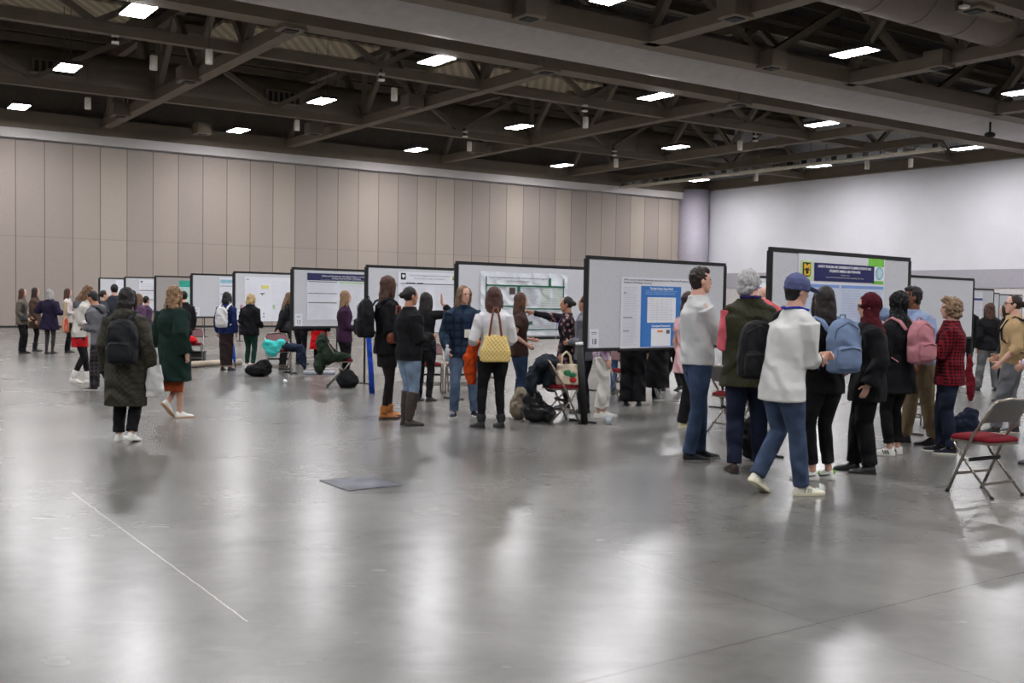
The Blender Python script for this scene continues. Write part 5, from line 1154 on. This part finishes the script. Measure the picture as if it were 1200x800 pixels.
for k_, (x, z, r, c) in enumerate(((-.01, .15, .05, (40, 120, 80)), (.05, .12, .045, (30, 110, 70)), (.06, .06, .045, (180, 44, 40)))): mb = MB(); mb.ball((x, -.075, z), (r, .015, r * .8)); mb.build('print', mat(c, .8, var=.3, scale=40), g)
for s in (-1, 1):
    mb = MB(); mb.tube([(-.08, s * .03, .23), (-.07, s * .03, .36), (-.02, s * .03, .41), (.03, s * .03, .36), (.05, s * .03, .23)], .01, 8); mb.build('strap', cloth((204, 188, 160)), g)
blob('cream_bag', 'cream fabric bag on the floor left of the black bags', 'bag', gat(608, 491) + (0,), [((0, 0, .16), (.13, .14, .17)), ((.02, 0, .28), (.09, .1, .14))], cloth((140, 128, 110)))
blob('black_duffel', 'black shiny bag heap on the floor under the dark jacket', 'bag', gat(628, 494) + (0,), [((0, 0, .14), (.19, .17, .15)), ((-.05, 0, .27), (.13, .13, .14)), ((.14, 0, .1), (.12, .13, .11))], mat((26, 26, 30), .35, var=.3))
g = empty('poster_tube', 'black poster tube with a white lid leaning by the left post of board 18', 'tube', loc=gat(685, 497) + (0,)); mb = MB(); mb.tube([(0, 0, 0), (-.08, .03, .98)], .043, 16, dome=False); mb.build('tube_body', mat((9, 9, 10), .7), g)
mb = MB(); mb.tube([(-.0805, .03, .985), (-.084, .031, 1.02)], .048, 16, dome=False); mb.build('lid', mat((228, 228, 228), .5), g)
g = empty('plastic_cup', 'small clear plastic cup on the floor below the white loafers', 'cup', loc=gat(713, 497) + (0,)); mb = MB(); mb.loft([(0, .03, .03), (.10, .04, .04)], 16); mb.build('cup_body', CLEAR, g)
mb = MB(); mb.loft([(.098, .043, .043), (.106, .043, .043)], 16); mb.build('rim', CLEAR, g)
blob('teal_bag', 'bright teal bag hung on the folding chair left of board 12', 'bag', (-4.66, 20.20, .38), [((0, 0, .08), (.13, .07, .11)), ((-.07, 0, .2), (.13, .06, .1)), ((.05, 0, .16), (.14, .06, .12)), ((.16, .04, .25), (.1, .06, .07))], cloth((70, 196, 190)), disp=(.05, .07))
blob('navy_jacket', 'dark navy jacket sliding off the chair beside the teal bag', 'jacket', (-4.28, 20.35, .20), [((0, 0, .33), (.2, .12, .08)), ((.16, -.02, .2), (.09, .1, .2)), ((.22, 0, .06), (.05, .08, .16))], cloth((30, 38, 58)), disp=(.05, .08))
blob('black_bag', 'black bag on the floor under the chair with the teal bag', 'bag', gat(303, 441) + (0,), [((0, 0, .12), (.26, .16, .13)), ((.1, 0, .2), (.16, .12, .12))], BLACK)
blob('red_cloth', 'bright red folded cloth on the chair seat behind the green coat', 'cloth', (-7.0, 22.45, .49), [((0, 0, .05), (.22, .17, .07)), ((.05, 0, .09), (.14, .12, .06))], cloth((206, 28, 34)), disp=(.03, .06))
g = empty('storage_case', 'dark grey case on the floor under the chair behind the green coat', 'case', loc=(-6.95, 22.75, 0), rz=.1); mb = MB(); mb.box((0, 0, .14), (.46, .24, .27)); part('case_body', mb, mat((52, 56, 62), .6), g, bevel=.02)
mb = MB(); mb.box((0, 0, .285), (.48, .26, .03)); part('lid', mb, mat((40, 44, 50), .6), g, bevel=.008)
p0, p1 = at(219, 431), at(281, 427.5); g = empty('mailing_tube', 'long cream mailing tube lying on the floor behind the green coat', 'tube', loc=(p0.x, p0.y, 0)); mb = MB(); d = p1 - p0; mb.tube([(0, 0, .07), (d.x, d.y, .07)], .065, 16, dome=False); mb.build('tube_body', mat((196, 180, 160), .7), g)
for q in ((0, 0), (d.x, d.y)):
    mb = MB(); mb.tube([V((q[0], q[1], .07)) - d.normalized() * .02, V((q[0], q[1], .07)) + d.normalized() * .02], .07, 16, dome=False); mb.build('end_cap', mat((206, 196, 180), .6), g)
g = empty('floor_tray', 'flat pale grey board lying on the floor below the red skirt', 'board', loc=gat(374, 438) + (0,), rz=.2); mb = MB(); mb.box((0, 0, .03), (.62, .4, .05)); part('slab', mb, mat((150, 150, 160), .5), g, bevel=.01)
mb = MB(); mb.box((0, 0, .003), (.6, .38, .006)); part('underside', mb, RUB, g)
g = blob('paper_scrap', 'crumpled white paper scrap on the floor in front of board 12', 'paper', gat(334, 449) + (0,), [((0, 0, .035), (.04, .035, .035))], PAPER, disp=(.03, .03), vox=.008, partname='crumple')
blob('green_coat', 'dark green coat draped over the folding chair under board 12', 'coat', (-3.05, 17.62, .30), [((-.16, 0, .42), (.10, .22, .20)), ((-.08, 0, .26), (.14, .2, .18)), ((.10, 0, .22), (.22, .17, .09)), ((-.2, -.05, .10), (.09, .15, .20)), ((-.12, -.1, .52), (.06, .12, .08))], cloth((38, 50, 40)), disp=(.07, .1))
blob('dark_rucksack', 'dark rucksack on the floor under the chair with the green coat', 'bag', gat(406, 455) + (0,), [((0, .1, .13), (.2, .14, .13)), ((0, .1, .22), (.14, .1, .1))], cloth((30, 32, 34)))
g = empty('blue_banner', 'bright blue fabric strip hanging by the left post of board 14', 'fabric strip', loc=gat(432, 461) + (0,)); 
for dx in (-.016, .02):
    mb = MB(); mb.loft([(0, .026, .02, dx + .05), (.4, .025, .022, dx + .03), (.9, .024, .02, dx - .01), (1.28, .02, .02, dx - .03)], 14); mb.build('strip', cloth((34, 70, 170)), g, disp=(.02, .12))
g = empty('blue_umbrella', 'furled bright blue umbrella leaning behind the person with the white backpack', 'umbrella', loc=gat(274, 431) + (0,)); mb = MB(); mb.tube([(.02, 0, .12), (-.04, 0, .4), (-.10, 0, .72)], [.02, .06, .045], 12); mb.build('canopy', cloth((30, 90, 214)), g)
mb = MB(); mb.tube([(.04, 0, 0), (-.13, 0, .9)], .01, 8); mb.build('shaft', RUB, g)
blob('navy_backpack', 'navy backpack on the floor behind the person in red check', 'bag', gat(1131, 513) + (0,), [((0, 0, .15), (.17, .15, .16)), ((.05, 0, .25), (.10, .12, .11))], cloth((30, 36, 54)))
blob('blue_folder', 'bright blue plastic folder lying on the chair seat behind the pink backpack', 'folder', (5.05, 13.28, .495), [((0, 0, .03), (.19, .15, .035))], mat((36, 60, 190), .4), disp=(.01, .08), partname='cover')
blob('crimson_garment', 'dark crimson garment hanging behind the person in red check', 'garment', gat(1134, 471) + (0,), [((0, 0, .55), (.05, .05, .24)), ((.03, 0, .32), (.07, .06, .24)), ((.05, 0, .14), (.06, .05, .14))], cloth((96, 16, 28)), disp=(.06, .1))
blob('black_handbag', 'black bag resting on the chair behind the long-haired man', 'bag', (-.85, 17.05, .495), [((0, 0, .05), (.19, .13, .06)), ((.02, 0, .09), (.12, .1, .05))], BLACK)
blob('grey_tote', 'black rolling bag on the floor behind the olive vest', 'bag', gat(884, 541) + (0,), [((0, .1, .22), (.12, .12, .23))], BLACK)
bake_all()
